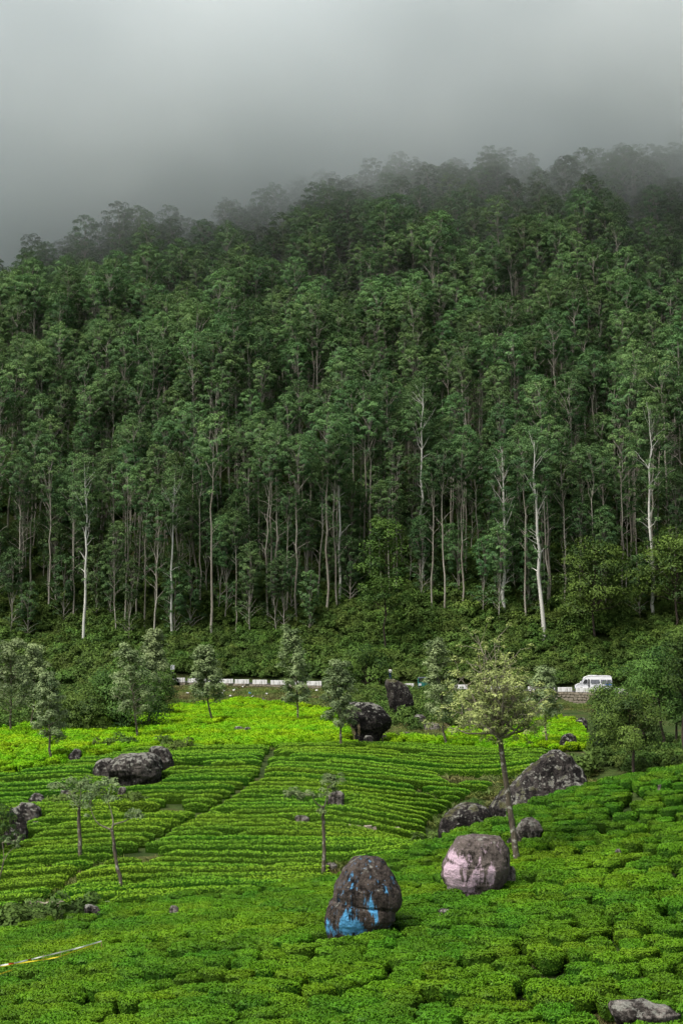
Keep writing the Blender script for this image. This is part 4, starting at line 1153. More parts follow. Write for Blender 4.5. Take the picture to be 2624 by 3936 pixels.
pollard(-12, 3420, 0.2, [(0, 3370), (10, 3330), (14, 3310)],
        [([(14, 3312, 0), (25, 3290, 0), (40, 3270, 0), (62, 3255, 0)], [(66, 3250, 0, 0.4), (50, 3240, 0, 0.4)]), ([(12, 3320, 0), (15, 3290, 0), (12, 3260, 0), (8, 3240, 0)], [(30, 3235, 0, 0.5), (70, 3230, 0, 0.4)])],
        'thin bare branched sapling at the left edge', 64, 0.05)

# dark trees at the right edge and by the forest
def dark_tree(px_, row, Y, toprow, cwpx, seed, label, leaf='acacia_leaf', cb=0.35, nb=22, shape='fan', cl=(0.7, 1.3), nleaf=130, ll=0.21, rad=0.16, toppx=None, tone=(0.05, 0.85), sub=3, bark='dark_bark', group='dark trees beside the near slope', flat=0.7):
    b = at(px_, row, Y); b[2] = terr(b[0], b[1])
    t = at(px_ if toppx is None else toppx, toprow, Y)
    k = Y / 110.0
    return branchy('acacia_tree', b, t, seed, M[leaf], M[bark], label, cwpx / (F / Y), cb, nb, sub, (cl[0] * k ** 0.5, cl[1] * k ** 0.5), nleaf, ll * k ** 0.6, ll * 0.42 * k ** 0.6, rad, shape=shape, group=group, tw=bark, wind=(0.1, 0, -0.3), tone=tone, flat=flat)
dark_tree(2430, 2985, 107, 2670, 235, 201, 'dark acacia with crooked trunk nearest the tea slope', toppx=2400, cb=0.42, nb=18)
dark_tree(2335, 2940, 118, 2750, 120, 202, 'low bushy acacia behind the great dark rock', toppx=2330, cb=0.15)
dark_tree(2550, 2925, 120, 2500, 190, 203, 'taller dark acacia in front of the van rear', toppx=2530, cb=0.5, nb=18)
dark_tree(2480, 2890, 128, 2560, 190, 204, 'dark acacia whose crown hides the rear of the van', toppx=2450, cb=0.5, nb=18)
dark_tree(2625, 2930, 113, 2430, 190, 205, 'tall acacia cut by the right edge of the picture', toppx=2640, cb=0.5, nb=18)
dark_tree(2595, 2900, 126, 2640, 130, 206, 'slender acacia between the two tallest ones', toppx=2600, cb=0.45, nb=14)
dark_tree(2335, 2880, 140, 2645, 95, 207, 'young acacia before the stone wall', toppx=2330, cb=0.4, nb=14)
dark_tree(2290, 2480, 255, 2085, 320, 211, 'wide bushy acacia at the forest edge above the van', cb=0.3, cl=(1.2, 1.9), nleaf=90, ll=0.3, rad=0.25, toppx=2290, nb=28, group='broad trees at the forest edge')
dark_tree(2600, 2470, 258, 2040, 280, 212, 'broad acacia at the forest edge by the right border', cb=0.3, cl=(1.2, 1.9), nleaf=90, ll=0.3, rad=0.25, nb=26, group='broad trees at the forest edge')
dark_tree(1480, 2520, 254, 2020, 190, 213, 'small leafy olive tree above the standing person', cb=0.3, cl=(0.9, 1.5), nleaf=70, ll=0.28, rad=0.18, shape='cone', nb=30, group='broad trees at the forest edge')
dark_tree(1400, 2600, 236, 2490, 220, 214, 'flat topped shrubby tree over the split boulder', cb=0.25, cl=(0.8, 1.3), nleaf=80, ll=0.24, rad=0.14, nb=20, group='broad trees at the forest edge')
dark_tree(470, 2790, 152, 2555, 330, 221, 'dense dark thicket tree left of the broad silver oak', cb=0.05, cl=(0.9, 1.4), nleaf=110, ll=0.22, rad=0.2, nb=40, group='dark thicket at the terrace end')
dark_tree(330, 2790, 150, 2660, 240, 222, 'low brownish thicket tree at the terrace end', cb=0.05, cl=(0.8, 1.2), nleaf=110, ll=0.22, rad=0.15, nb=28, group='dark thicket at the terrace end')
dark_tree(590, 2720, 176, 2590, 170, 223, 'dark thicket tree under the road sign', cb=0.05, cl=(0.9, 1.3), nleaf=100, ll=0.22, rad=0.15, nb=24, group='dark thicket at the terrace end')
dark_tree(20, 3235, 93, 3085, 130, 224, 'brown leafed bush overhanging the outcrop at the left edge', cb=0.1, cl=(0.3, 0.5), nleaf=70, ll=0.14, rad=0.06, nb=16, toppx=-5, group='dark thicket at the terrace end')

# ------------------------------------------------------------------ shrubs
def shrub_mesh(seed, n=1100, rad=1.0, ll=0.24):
    r = np.random.default_rng(seed); g = Geo()
    for _ in range(16):
        c = r.normal(0, 0.48, 3) * rad; c[2] = abs(c[2]) * 0.85 + 0.35 * rad
        clump(g, c, r.uniform(0.4, 0.62) * rad, n // 16, ll, ll * 0.5, r, np.array([0, 0, 0.2]), 0.85, (0, 0, 0.1), r.uniform(0.15, 0.85))
    return g.data('shrub', M['shrub_leaf'])
SHR = [shrub_mesh(700 + i) for i in range(5)]
def shr_obj(i, px_, row, Y, s, label):
    b = at(px_, row, Y); b[2] = terr(b[0], b[1])
    o = link(bpy.data.objects.new('shrub', SHR[i])); o.location = b - np.array([0, 0, 0.15]); o.scale = (s, s, s * 0.95); o.rotation_euler = (0, 0, i * 1.3)
    return tag(o, label, 'shrub', 'shrubs round the tea field')
s0 = [shr_obj(0, 1760, 3055, 104, 1.1, 'round shrub above the dark lichened boulder'), shr_obj(1, 1640, 3170, 93, 1.1, 'grassy shrub left of the dark lichened boulder'),
      shr_obj(2, 270, 3510, 77.5, 1.25, 'dark shrub beside the rubble wall in the valley'), shr_obj(3, 700, 2880, 124, 1.1, 'shrub behind the mossy outcrop'),
      shr_obj(4, 1545, 2790, 165, 1.6, 'shrub at the foot of the tall dark slab')]
for i, (p, r_, Y, s, l) in enumerate([(1600, 2830, 150, 1.2, 'low green shrub between the slab and the bright tea'), (1480, 2740, 185, 1.9, 'shrub behind the split boulder'), 
                                      (2000, 2980, 111, 0.8, 'shrub on the left flank of the great dark rock'), (2235, 2960, 112, 1.6, 'pale shrub on the right flank of the great dark rock'), (30, 3540, 77, 1.3, 'dark shrub at the left edge of the valley'),
                                      (640, 2850, 128, 1.0, 'dark weed clump above the mossy outcrop'), (480, 2860, 129, 1.2, 'dark weed clump left of the mossy outcrop top'), (390, 2870, 128, 0.9, 'low weed clump by the lone wedge boulder'),
                                      (260, 3050, 106, 0.9, 'green shrub by the block behind the pollarded trees'), (500, 3065, 105, 1.0, 'green shrub by the upright grey stone'), (1700, 3120, 98, 1.0, 'pale shrub left of the dark boulder top'),
                                      (2030, 3245, 79, 0.5, 'weeds under the grey capped standing stone')]):
    shr_obj(i % 5, p, r_, Y, s, l)

# undergrowth on the cutting behind the road and under the forest
gx, gy = np.meshgrid(np.arange(-100, 100, 1.6), np.arange(238, 300, 1.6))
gx = (gx + rng.normal(0, 0.6, gx.shape)).ravel(); gy = (gy + rng.normal(0, 0.6, gy.shape)).ravel()
ok = (gy > road_y(gx) + 8.3) & ((gy < 280) | (rng.uniform(size=len(gx)) < 0.35))
gx, gy = gx[ok], gy[ok]
scl = rng.uniform(0.8, 1.7, len(gx)) * (0.75 + 0.7 * smooth_noise(gx, gy, 7, 60))
P1 = np.stack([gx, gy, terr(gx, gy) - 0.1], 1)
# right-hand valley side and terrace end
ex, ey = [], []
for (pl, pr, Ya, Yb_, n, top, bot) in [(2300, 2760, 104, 135, 110, 2760, 2995), (-200, 620, 152, 238, 520, 2540, 2850), (1340, 1760, 158, 225, 230, 2600, 2840), (1690, 2260, 98, 113, 14, 2960, 3120), (1250, 2060, 215, 236, 130, 2600, 2760), (-200, 260, 74.5, 80, 40, 3440, 3600)]:
    x_ = rng.uniform((pl - W / 2) / F * Ya, (pr - W / 2) / F * Yb_, n * 3); y_ = rng.uniform(Ya, Yb_, n * 3)
    p_, q_ = project(np.stack([x_, y_, terr(x_, y_)], 1))
    k = (p_ > pl) & (p_ < pr) & (q_ > top) & (q_ < bot) & ~excluded(x_, y_, 0.1)
    ex.append(x_[k][:n]); ey.append(y_[k][:n])
ex, ey = np.concatenate(ex), np.concatenate(ey)
P2 = np.stack([ex, ey, terr(ex, ey) - 0.1], 1)
s2 = rng.uniform(0.45, 1.15, len(ex)) * np.interp(ey, [75, 110, 160, 220], [0.6, 0.9, 1.2, 1.0])
wx = rng.uniform(-80, -29, 70); wy = road_y(wx) - rng.uniform(0.8, 4.0, 70)                # thicket in front of the road, left of the sign
P3 = np.stack([wx, wy, terr(wx, wy) - 0.1], 1)
P = np.vstack([P1, P2, P3]); S = np.concatenate([scl, s2, rng.uniform(1.6, 2.3, 70)])
scatter('undergrowth', P, rng.uniform(0, 6.28, len(P)), S, rng.integers(0, 5, len(P)), [[o] for o in s0], 'tangled green undergrowth along the road cutting and valley edge', 'undergrowth')

# grass on the bank and in the valley
def tuft_mesh(seed):
    r = np.random.default_rng(seed); g = Geo(); n = 70
    p = r.normal(0, 0.28, (n, 3)); p[:, 2] = 0.12
    nn = unit(np.stack([r.normal(0, 0.4, n), r.normal(0, 0.4, n) - 0.3, np.full(n, 1.0)], 1))
    v, f, n_ = leaves(p, nn, 0.5, 0.06, r, 0.5, (0, 0, 1.0))
    g.add(v, f, n_, np.repeat(r.uniform(0, 1, n), 4))
    return g.data('grass_tuft', M['grass'])
tufts = []
for i, (p, r_, Y) in enumerate([(900, 2668, 215), (1010, 2660, 220), (1180, 2665, 218)]):
    b = at(p, r_, Y); b[2] = terr(b[0], b[1])
    o = link(bpy.data.objects.new('grass_tuft', tuft_mesh(800 + i))); o.location = b; o.scale = (1.8,) * 3
    tufts.append(tag(o, 'grass tuft on the bank, %s from the left below the parapet' % ordinal(i + 1), 'grass tuft', 'grass tufts on the bank'))
gs = []
for (pl, pr, Ya, Yb_, n, top, bot) in [(640, 1340, 185, 239, 3200, 2640, 2720), (2050, 2420, 170, 231, 1500, 2690, 2800), (-100, 1700, 74, 92, 900, 3300, 3620), (1600, 2300, 90, 118, 500, 2950, 3250), (1340, 1720, 140, 180, 600, 2760, 2850), (-100, 1750, 126, 150, 800, 2740, 2900), (2250, 2700, 40, 48, 250, 3820, 3950)]:
    x_ = rng.uniform((pl - W / 2) / F * Yb_, (pr - W / 2) / F * Yb_, n * 3); y_ = rng.uniform(Ya, Yb_, n * 3)
    z_ = terr(x_, y_); p_, q_ = project(np.stack([x_, y_, z_], 1))
    k = (p_ > pl) & (p_ < pr) & (q_ > top) & (q_ < bot) & ~excluded(x_, y_, -0.2)
    gs.append(np.stack([x_, y_, z_], 1)[k][:n])
gs = np.concatenate(gs)
scatter('grass', gs, rng.uniform(0, 6.28, len(gs)), rng.uniform(0.6, 1.5, len(gs)) * np.interp(gs[:, 1], [45, 90, 150, 200, 239], [0.5, 0.9, 1.1, 0.9, 0.6]), rng.integers(0, 3, len(gs)), [[o] for o in tufts], 'rough grass on the road bank and the valley floor', 'grass')

# ------------------------------------------------------------------ roadside
def stone_meshes():
    out = []
    for s in range(6):
        r = np.random.default_rng(40 + s)
        V = np.array(box_v((0, 0, 0), (1, 1, 1))) + r.normal(0, 0.09, (8, 3))
        V2 = V * np.array([1, 1, 1]); me = mesh_data('stone', V2, BOXF, M['stone_wall'])
        out.append(me)
    return out
STONES = stone_meshes()
def stone_wall(name, x0, x1, height, label, rows, wd, cat='wall', proud=0.0, yfun=road_y, ztop=road_z):
    xm = (x0 + x1) / 2
    root = empty(name, (xm, yfun(xm), ztop(xm) - height))
    b = np.array(root.location)
    n = 24; xsq = np.linspace(x0, x1, n); V = []
    for x in xsq:
        V += [(x - b[0], yfun(x) - b[1] + 0.02, ztop(x) - height - 0.6 - b[2]), (x - b[0], yfun(x) - b[1] + 0.02, ztop(x) - 0.03 - b[2]),
              (x - b[0], yfun(x) - b[1] + 0.5, ztop(x) - 0.03 - b[2]), (x - b[0], yfun(x) - b[1] + 0.5, ztop(x) - height - 0.6 - b[2])]
    fcs = []
    for i in range(n - 1):
        for k in range(4):
            a, c = i * 4 + k, i * 4 + (k + 1) % 4
            fcs.append((a, a + 4, c + 4, c))
    fcs += [(0, 1, 2, 3), tuple(4 * (n - 1) + k for k in (3, 2, 1, 0))]
    mesh_obj('backing', V, fcs, M['mortar'], root)
    hr = height / rows
    for k in range(rows):
        x = x0 + random.uniform(0, wd * 0.5)
        while x < x1 - wd * 0.4:
            w = wd * random.uniform(0.65, 1.35)
            if random.random() < 0.93:
                o = link(bpy.data.objects.new('stone', random.choice(STONES)), root)
                xc = x + w / 2
                o.location = (xc - b[0], yfun(xc) - b[1] - 0.01, ztop(xc) - (k + 0.5) * hr - b[2] + random.uniform(-0.03, 0.03))
                o.scale = (w * 0.88, 0.24 * random.uniform(0.8, 1.2), hr * random.uniform(0.7, 0.92)); o.rotation_euler = (0, random.uniform(-0.12, 0.12), random.uniform(-0.1, 0.1))
            x += w
    return tag(root, label, cat)
xl = lambda p: (p - W / 2) / F * 240
xr = lambda p: (p - W / 2) / F * 232
stone_wall('retaining_wall', xl(690), xl(1300), 1.1, 'low rubble stone footing under the left parapet blocks', 3, 0.62)
stone_wall('retaining_wall', xr(2040), xr(2560), 2.1, 'taller mossy stone retaining wall under the van', 5, 0.62)

blocks = [(702, 720), (730, 755), (752, 780), (787, 836), (846, 899), (906, 960), (974, 1029), (1043, 1098), (1112, 1169), (1181, 1237)]
def parapet(p0, p1, Yl, label, conv):
    x0, x1 = conv(p0), conv(p1); xm = (x0 + x1) / 2
    o = box_obj('parapet_block', (0, 0, 0.36), (x1 - x0, 0.34, 0.72), M['whitewash'], None, 0.03)
    o.location = (xm, road_y(xm) + 0.24, road_z(xm) + 0.015); o.rotation_euler = (0, random.uniform(-0.012, 0.012), -0.132)
    return tag(o, label, 'parapet block', 'white parapet blocks along the road')
lf = [(787, 836), (846, 899), (906, 960), (974, 1029), (1043, 1098), (1112, 1169), (1181, 1237)]
names = ['leftmost clear block, behind the slim silver oak', 'streaked with black stains, second clear block', 'third clear block from the left', 'middle clear block of the left run', 'fifth clear block, partly behind leaves', 'sixth clear block, behind the tall silver oak trunk', 'last clear block at the right end of the left run']
for (a, b), nm in zip(lf, names):
    parapet(a, b, 240, 'white parapet block, ' + nm, xl)
for a, b, nm in [(660, 712, 'at the far left under the road sign'), (724, 775, 'half hidden left of the slim silver oak')]:
    parapet(a, b, 240, 'white parapet block ' + nm, xl)
xm_ = lambda p: (p - W / 2) / F * 236
for a, b, nm in [(1532, 1588, 'with rusty drips above the tall dark slab'), (1740, 1790, 'glimpsed behind the left of the olive crown'), (1860, 1915, 'glimpsed behind the middle of the olive crown'), (1950, 2000, 'glimpsed behind the right of the olive crown'), (2015, 2065, 'behind the slim right silver oak')]:
    parapet(a, b, 236, 'white parapet block ' + nm, xm_)
for a, b, nm in [(2080, 2130, 'left of the van nose, first of two'), (2140, 2194, 'just left of the van nose'), (2207, 2262, 'in front of the van nose'), (2276, 2330, 'under the van side windows'), (2345, 2400, 'hidden by leaves under the van rear'), (2480, 2535, 'seen through the dark trees at the right')]:
    parapet(a, b, 232, 'white parapet block ' + nm, xr)

# rubble walls in the tea
def rubble(pts, label, hgt, sz, h=0.1, rows=3, seed=3):
    r = np.random.default_rng(seed)
    W3 = [hit(p[0], p[1], h) for p in pts]
    root = empty('rubble_wall', W3[0])
    b = W3[0]
    P = np.array(W3); s = np.linspace(0, 1, len(P))
    L = np.linalg.norm(np.diff(P, axis=0), axis=1).sum()
    for k in range(rows):
        x = 0
        while x < L:
            w = sz * r.uniform(0.7, 1.4); t = min(1, (x + w / 2) / L)
            p = np.array([np.interp(t, s, P[:, i]) for i in range(3)])
            o = link(bpy.data.objects.new('stone', STONES[int(r.integers(0, 6))]), root)
            p[2] = terr(p[0], p[1])
            o.location = p - b + np.array([0, r.normal(0, 0.06), (k + 0.5) * hgt / rows + r.normal(0, 0.03)])
            o.scale = (w * 0.9, sz * 0.8, hgt / rows * r.uniform(0.75, 1.1)); o.rotation_euler = (r.normal(0, 0.2), r.normal(0, 0.2), r.normal(0, 0.3))
            x += w
    for i in range(3):
        EXCL.append((P[:, 0].mean(), P[:, 1].mean(), 0.1))
    return tag(root, label, 'wall')
rubble([(1338, 3206), (1400, 3212), (1480, 3212)], 'low dry stone wall showing between curved tea rows', 0.65, 0.24, seed=4)
rubble([(1515, 3206), (1552, 3202)], 'short stone wall fragment right of the low dry stone wall', 0.5, 0.24, rows=2, seed=5)
rubble([(648, 2868), (720, 2866), (792, 2868)], 'line of pale stones edging the bright terrace', 0.5, 0.42, rows=2, seed=6)
rubble([(95, 3522), (160, 3522), (232, 3516)], 'tumbled rubble wall at the valley bottom left', 0.85, 0.3, rows=3, seed=7)

# the van
def make_van():
    x0 = (2203 - W / 2) / F * 236; y = road_y(x0) + 3.6
    root = empty('passenger_van', (x0 + 3.0, y, road_z(x0) + 0.02), -0.132)
    Lh = 3.0
    prof = [(-3.0, 0.38), (-3.02, 0.75), (-2.95, 1.02), (-2.6, 1.22), (-2.15, 1.36), (-1.72, 2.05), (-1.5, 2.32), (-1.1, 2.50), (-0.4, 2.58), (2.2, 2.60), (2.75, 2.54), (2.95, 2.35), (3.0, 1.4), (3.0, 0.38)]
    hw = 0.95; V, fcs = [], []
    n = len(prof)
    lay = [(-hw, 0.0), (-hw + 0.03, 0.0), (hw - 0.03, 0.0), (hw, 0.0)]
    cxp = np.array([0.0, 1.3])
    for yy, ins in ((-hw + 0.10, 0.0), (-hw, 0.05), (hw, 0.05), (hw - 0.10, 0.0)):
        for (x, z) in prof:
            k = 1 - (0.03 if ins == 0.05 else 0.0)
            V.append((cxp[0] + (x - cxp[0]) * k, yy * (1 - 0.10 * max(0, (z - 1.4) / 1.2)), cxp[1] + (z - cxp[1]) * k))
    for l in range(3):
        for i in range(n):
            j = (i + 1) % n
            fcs.append((l * n + i, l * n + j, (l + 1) * n + j, (l + 1) * n + i))
    fcs.append(tuple(range(n))[::-1]); fcs.append(tuple(range(3 * n, 4 * n)))
    body = mesh_obj('body', V, fcs, M['van_paint'], root)
    bm_ = body.modifiers.new('bevel', 'BEVEL'); bm_.width = 0.04; bm_.segments = 2; bm_.limit_method = 'ANGLE'
    def panel(name, pts, mat, off, parent=root):
        P = [(x, -hw * (1 - 0.10 * max(0, (z - 1.4) / 1.2)) - off, z) for x, z in pts]; Q = [(x, yy + 0.05, z) for x, yy, z in P]
        k = len(P)
        f = [tuple(range(k)), tuple(range(k, 2 * k))[::-1]] + [(i, i + k, (i + 1) % k + k, (i + 1) % k) for i in range(k)]
        return mesh_obj(name, P + Q, f, mat, parent)
    cab = panel('door_window', [(-1.80, 1.30), (-1.45, 1.95), (-1.02, 1.95), (-1.02, 1.30)], M['glass'], 0.012)
    panel('door_gap', [(-0.88, 0.55), (-0.88, 2.02), (-0.68, 2.02), (-0.68, 0.55)], M['rubber'], 0.010)
    for (a, b) in ((-0.48, 0.92), (1.16, 2.05), (2.15, 2.85)):
        w = panel('side_window', [(a, 1.32), (a, 1.92), (b, 1.92), (b, 1.32)], M['curtain'], 0.012)
        panel('window_pillar', [((a + b) / 2 - 0.02, 1.33), ((a + b) / 2 - 0.02, 1.91), ((a + b) / 2 + 0.02, 1.91), ((a + b) / 2 + 0.02, 1.33)], M['rubber'], 0.018, w)
    panel('stripe', [(1.9, 1.05), (1.9, 1.2), (2.9, 1.2), (2.9, 1.05)], M['blue_decal'], 0.012)
    panel('door_handle', [(-1.12, 1.12), (-1.12, 1.17), (-0.97, 1.17), (-0.97, 1.12)], M['rubber'], 0.03)
    ws = [(-2.13, 1.40), (-1.74, 2.03)]
    Vw = [(-2.17, -0.82, 1.42), (-2.17, 0.82, 1.42), (-1.78, 0.76, 2.06), (-1.78, -0.76, 2.06), (-2.11, -0.82, 1.40), (-2.11, 0.82, 1.40), (-1.70, 0.76, 2.04), (-1.70, -0.76, 2.04)]
    mesh_obj('windscreen', Vw, BOXF, M['glass'], root)
    m = box_obj('wing_mirror', (-2.12, -1.10, 1.50), (0.14, 0.12, 0.30), M['van_paint'], root, 0.02)
    box_obj('mirror_arm', (-2.05, -1.0, 1.45), (0.05, 0.14, 0.04), M['rubber'], m)
    for s in (-1, 1):
        box_obj('headlight', (-2.98, 0.62 * s, 0.86), (0.10, 0.30, 0.20), M['lamp'], root, 0.03)
    box_obj('bumper', (-3.0, 0, 0.48), (0.16, 1.86, 0.22), M['canvas'], root, 0.03)
    box_obj('roof_hatch', (-0.2, 0, 2.60), (1.4, 1.0, 0.07), M['van_paint'], root, 0.02)
    for xw in (-2.0, 1.7):
        for s in (-1, 1):
            th = np.linspace(0, 2 * math.pi, 20, endpoint=False)
            def disc(name, r1, r2, w, mat, par):
                prof_ = [(r2, -w), (r1 * 0.97, -w), (r1, -w * 0.6), (r1, w * 0.6), (r1 * 0.97, w), (r2, w)]
                Vd = np.concatenate([np.stack([np.cos(th) * r_ + xw, np.full(20, yv + 0.84 * s), np.sin(th) * r_ + 0.36], 1) for r_, yv in prof_])
                ix = np.arange(120).reshape(6, 20)
                q = np.stack([ix[:-1], np.roll(ix[:-1], -1, 1), np.roll(ix[1:], -1, 1), ix[1:]], -1).reshape(-1, 4)
                return mesh_obj(name, Vd, q, mat, par, smooth=True)
            wh = disc('wheel', 0.36, 0.20, 0.11, M['rubber'], root)
            disc('rim', 0.21, 0.03, 0.085, M['steel'], wh)
    tag(root, 'white passenger van with curtained windows driving behind the parapet', 'van')
make_van()

# small teal vehicle behind the parapet
def make_rick():
    x0 = (1603 - W / 2) / F * 238; y = road_y(x0) + 2.0
    root = empty('auto_rickshaw', (x0 + 0.7, y, road_z(x0) + 0.02), 0.0)
    def prism(name, pts, hw, mat):
        P = [(x, -hw, z) for x, z in pts] + [(x, hw, z) for x, z in pts]; k = len(pts)
        f = [tuple(range(k)), tuple(range(k, 2 * k))[::-1]] + [(i, i + k, (i + 1) % k + k, (i + 1) % k) for i in range(k)]
        o = mesh_obj(name, P, f, mat, root); m = o.modifiers.new('bevel', 'BEVEL'); m.width = 0.03; m.segments = 2
        return o
    prism('body', [(-0.68, 0.25), (-0.72, 0.9), (0.9, 0.95), (1.25, 0.7), (1.3, 0.25)], 0.62, M['teal'])
    prism('roof', [(-0.70, 1.55), (-0.62, 1.74), (0.8, 1.76), (1.0, 1.6)], 0.62, M['canvas'])
    prism('rear_panel', [(-0.715, 0.9), (-0.69, 1.55), (-0.60, 1.55), (-0.60, 0.9)], 0.60, M['teal'])
    prism('side_curtain', [(-0.55, 0.94), (-0.55, 1.55), (-0.1, 1.55), (-0.1, 0.94)], 0.61, M['glass'])
    prism('windscreen', [(1.0, 0.95), (0.86, 1.6), (0.90, 1.6), (1.04, 0.95)], 0.55, M['glass'])
    prism('number_panel', [(-0.60, 0.35), (-0.60, 0.72), (-0.15, 0.72), (-0.15, 0.35)], 0.635, M['sign_white'])
    for (xw, yw) in ((-0.3, -0.52), (-0.3, 0.52), (1.05, 0)):
        th = np.linspace(0, 2 * math.pi, 16, endpoint=False)
        Vd = np.concatenate([np.stack([np.cos(th) * r_ + xw, np.full(16, yv + yw), np.sin(th) * r_ + 0.22], 1) for r_, yv in [(0.05, -0.05), (0.2, -0.05), (0.22, 0), (0.2, 0.05), (0.05, 0.05)]])
        ix = np.arange(80).reshape(5, 16)
        mesh_obj('wheel', Vd, np.stack([ix[:-1], np.roll(ix[:-1], -1, 1), np.roll(ix[1:], -1, 1), ix[1:]], -1).reshape(-1, 4), M['rubber'], root, smooth=True)
    tag(root, 'small teal vehicle with grey roof half hidden behind the silver oak', 'vehicle')
make_rick()

# road sign
def make_sign():
    p = at(663, 2566, 243)
    g = terr(p[0], p[1])
    root = empty('road_sign', (p[0], p[1], g))
    h = p[2] - g
    for s in (-0.2, 0.2):
        box_obj('post', (s, 0.05, h / 2), (0.06, 0.06, h), M['steel'], root)
    box_obj('panel', (0, 0, h), (0.62, 0.03, 0.78), M['sign_white'], root)
    for s in (-0.12, 0.12):
        box_obj('mark', (s, -0.025, h - 0.05), (0.07, 0.012, 0.55), M['canvas'], root)
    box_obj('mark', (0, -0.025, h + 0.30), (0.5, 0.012, 0.06), M['canvas'], root)
    tag(root, 'small white road sign with dark upright marks on posts', 'sign')
make_sign()

# people
def person_mat(name, shirt, trousers, hair=(0.012, 0.01, 0.008), skin=(0.22, 0.12, 0.075)):
    m, nt, out = new_mat(name)
    t = nd(nt, 'ShaderNodeTexCoord'); s = nd(nt, 'ShaderNodeSeparateXYZ'); nt.links.new(t.outputs['Object'], s.inputs[0])
    z = mathn(nt, 'DIVIDE', s.outputs['Z'], 1.8)
    r_ = ramp(nt, z, [(0.0, (0.03, 0.025, 0.02)), (0.045, trousers), (0.545, shirt), (0.83, skin), (0.915, hair)])
    r_.node.color_ramp.interpolation = 'CONSTANT'
    f = noise_tex(nt, 9, 3, 0.5, obj_coord(nt))
    principled(nt, out, mixc(nt, mathn(nt, 'MULTIPLY', f, 0.12), r_, (0.05, 0.05, 0.05)), 0.9, 0.15)
    return m
def person(loc, rz, mat, label, pose='stand', sc=1.0):
    J = dict(pel=(0, 0, 0.96), waist=(0, 0, 1.1), chest=(0, 0, 1.32), neck=(0, 0, 1.48), head=(0, -0.01, 1.58), crown=(0, 0.0, 1.70))
    R = dict(pel=(0.155, 0.11), waist=(0.14, 0.10), chest=(0.175, 0.115), neck=(0.055, 0.06), head=(0.078, 0.095), crown=(0.055, 0.065))
    E = [('pel', 'waist'), ('waist', 'chest'), ('chest', 'neck'), ('neck', 'head'), ('head', 'crown')]
    for s, S in ((-1, 'l'), (1, 'r')):
        st = 0.06 if pose == 'stand' else 0.02
        J.update({S + 'hip': (0.09 * s, 0, 0.9), S + 'knee': (0.11 * s, -0.03 * s, 0.5), S + 'ank': (0.12 * s, 0.02, 0.09), S + 'toe': (0.14 * s, -0.16, 0.04)})
        R.update({S + 'hip': (0.09, 0.09), S + 'knee': (0.06, 0.06), S + 'ank': (0.045, 0.045), S + 'toe': (0.04, 0.03)})
        E += [('pel', S + 'hip'), (S + 'hip', S + 'knee'), (S + 'knee', S + 'ank'), (S + 'ank', S + 'toe')]
        elbow = (0.27 * s, 0.03, 1.14); wrist = (0.27 * s, -0.06, 0.90)
        if pose == 'camera': elbow = (0.27 * s, -0.08, 1.18); wrist = (0.10 * s, -0.26, 1.36)
        J.update({S + 'sh': (0.19 * s, 0, 1.40), S + 'el': elbow, S + 'wr': wrist})
        R.update({S + 'sh': (0.062, 0.062), S + 'el': (0.045, 0.045), S + 'wr': (0.032, 0.03)})
        E += [('chest', S + 'sh'), (S + 'sh', S + 'el'), (S + 'el', S + 'wr')]
        w = np.array(wrist); dr = unit(w - np.array(elbow))
        for k in range(5):
            nm = S + 'f%d' % k
            off = np.array([0.014 * (k - 2) if k else -0.035 * s, -0.01, 0])
            J[nm] = tuple(w + dr * (0.05 if k == 0 else 0.10) + off * (1 if k else 1.4)); R[nm] = (0.009, 0.009)
            E.append((S + 'wr', nm))
    keys = list(J); me = bpy.data.meshes.new('person')
    me.from_pydata([J[k] for k in keys], [(keys.index(a), keys.index(b)) for a, b in E], [])
    me.materials.append(mat)
    o = link(bpy.data.objects.new('person', me))
    sk = o.modifiers.new('skin', 'SKIN'); sk.use_smooth_shade = True
    if not me.skin_vertices:
        bpy.context.view_layer.objects.active = o
        o.select_set(True); bpy.ops.mesh.customdata_skin_add()
    for i, k in enumerate(keys):
        me.skin_vertices[0].data[i].radius = R[k]; me.skin_vertices[0].data[i].use_root = (k == 'pel')
    sb = o.modifiers.new('subdivision', 'SUBSURF'); sb.levels = 1; sb.render_levels = 2
    o.location = loc; o.rotation_euler = (0, 0, rz); o.scale = (sc,) * 3
    return tag(o, label, 'person')
px0 = (1495 - W / 2) / F * 241
person((px0, road_y(px0) + 1.0, road_z(px0) + 1.36), 2.6, person_mat('white_shirt_and_jeans', (0.85, 0.85, 0.84), (0.05, 0.10, 0.28)), 'standing person in white shirt and blue jeans above the dark slab', sc=1.08)
px1 = (1455 - W / 2) / F * 242
person((px1, road_y(px1) + 1.6, road_z(px1) + 0.02), 0.8, person_mat('dark_clothes', (0.04, 0.10, 0.12), (0.18, 0.08, 0.05)), 'person in dark teal shirt half hidden by leaves on the road', 'camera')
# a kerb stone the white-shirted person stands on
ks = box_obj('roadside_plinth', (0, 0, 0.67), (1.5, 0.8, 1.34), M['stone_wall'], None, 0.06)
ks.location = (px0, road_y(px0) + 1.0, road_z(px0) + 0.012)
tag(ks, 'low stone plinth under the person in the white shirt', 'plinth')

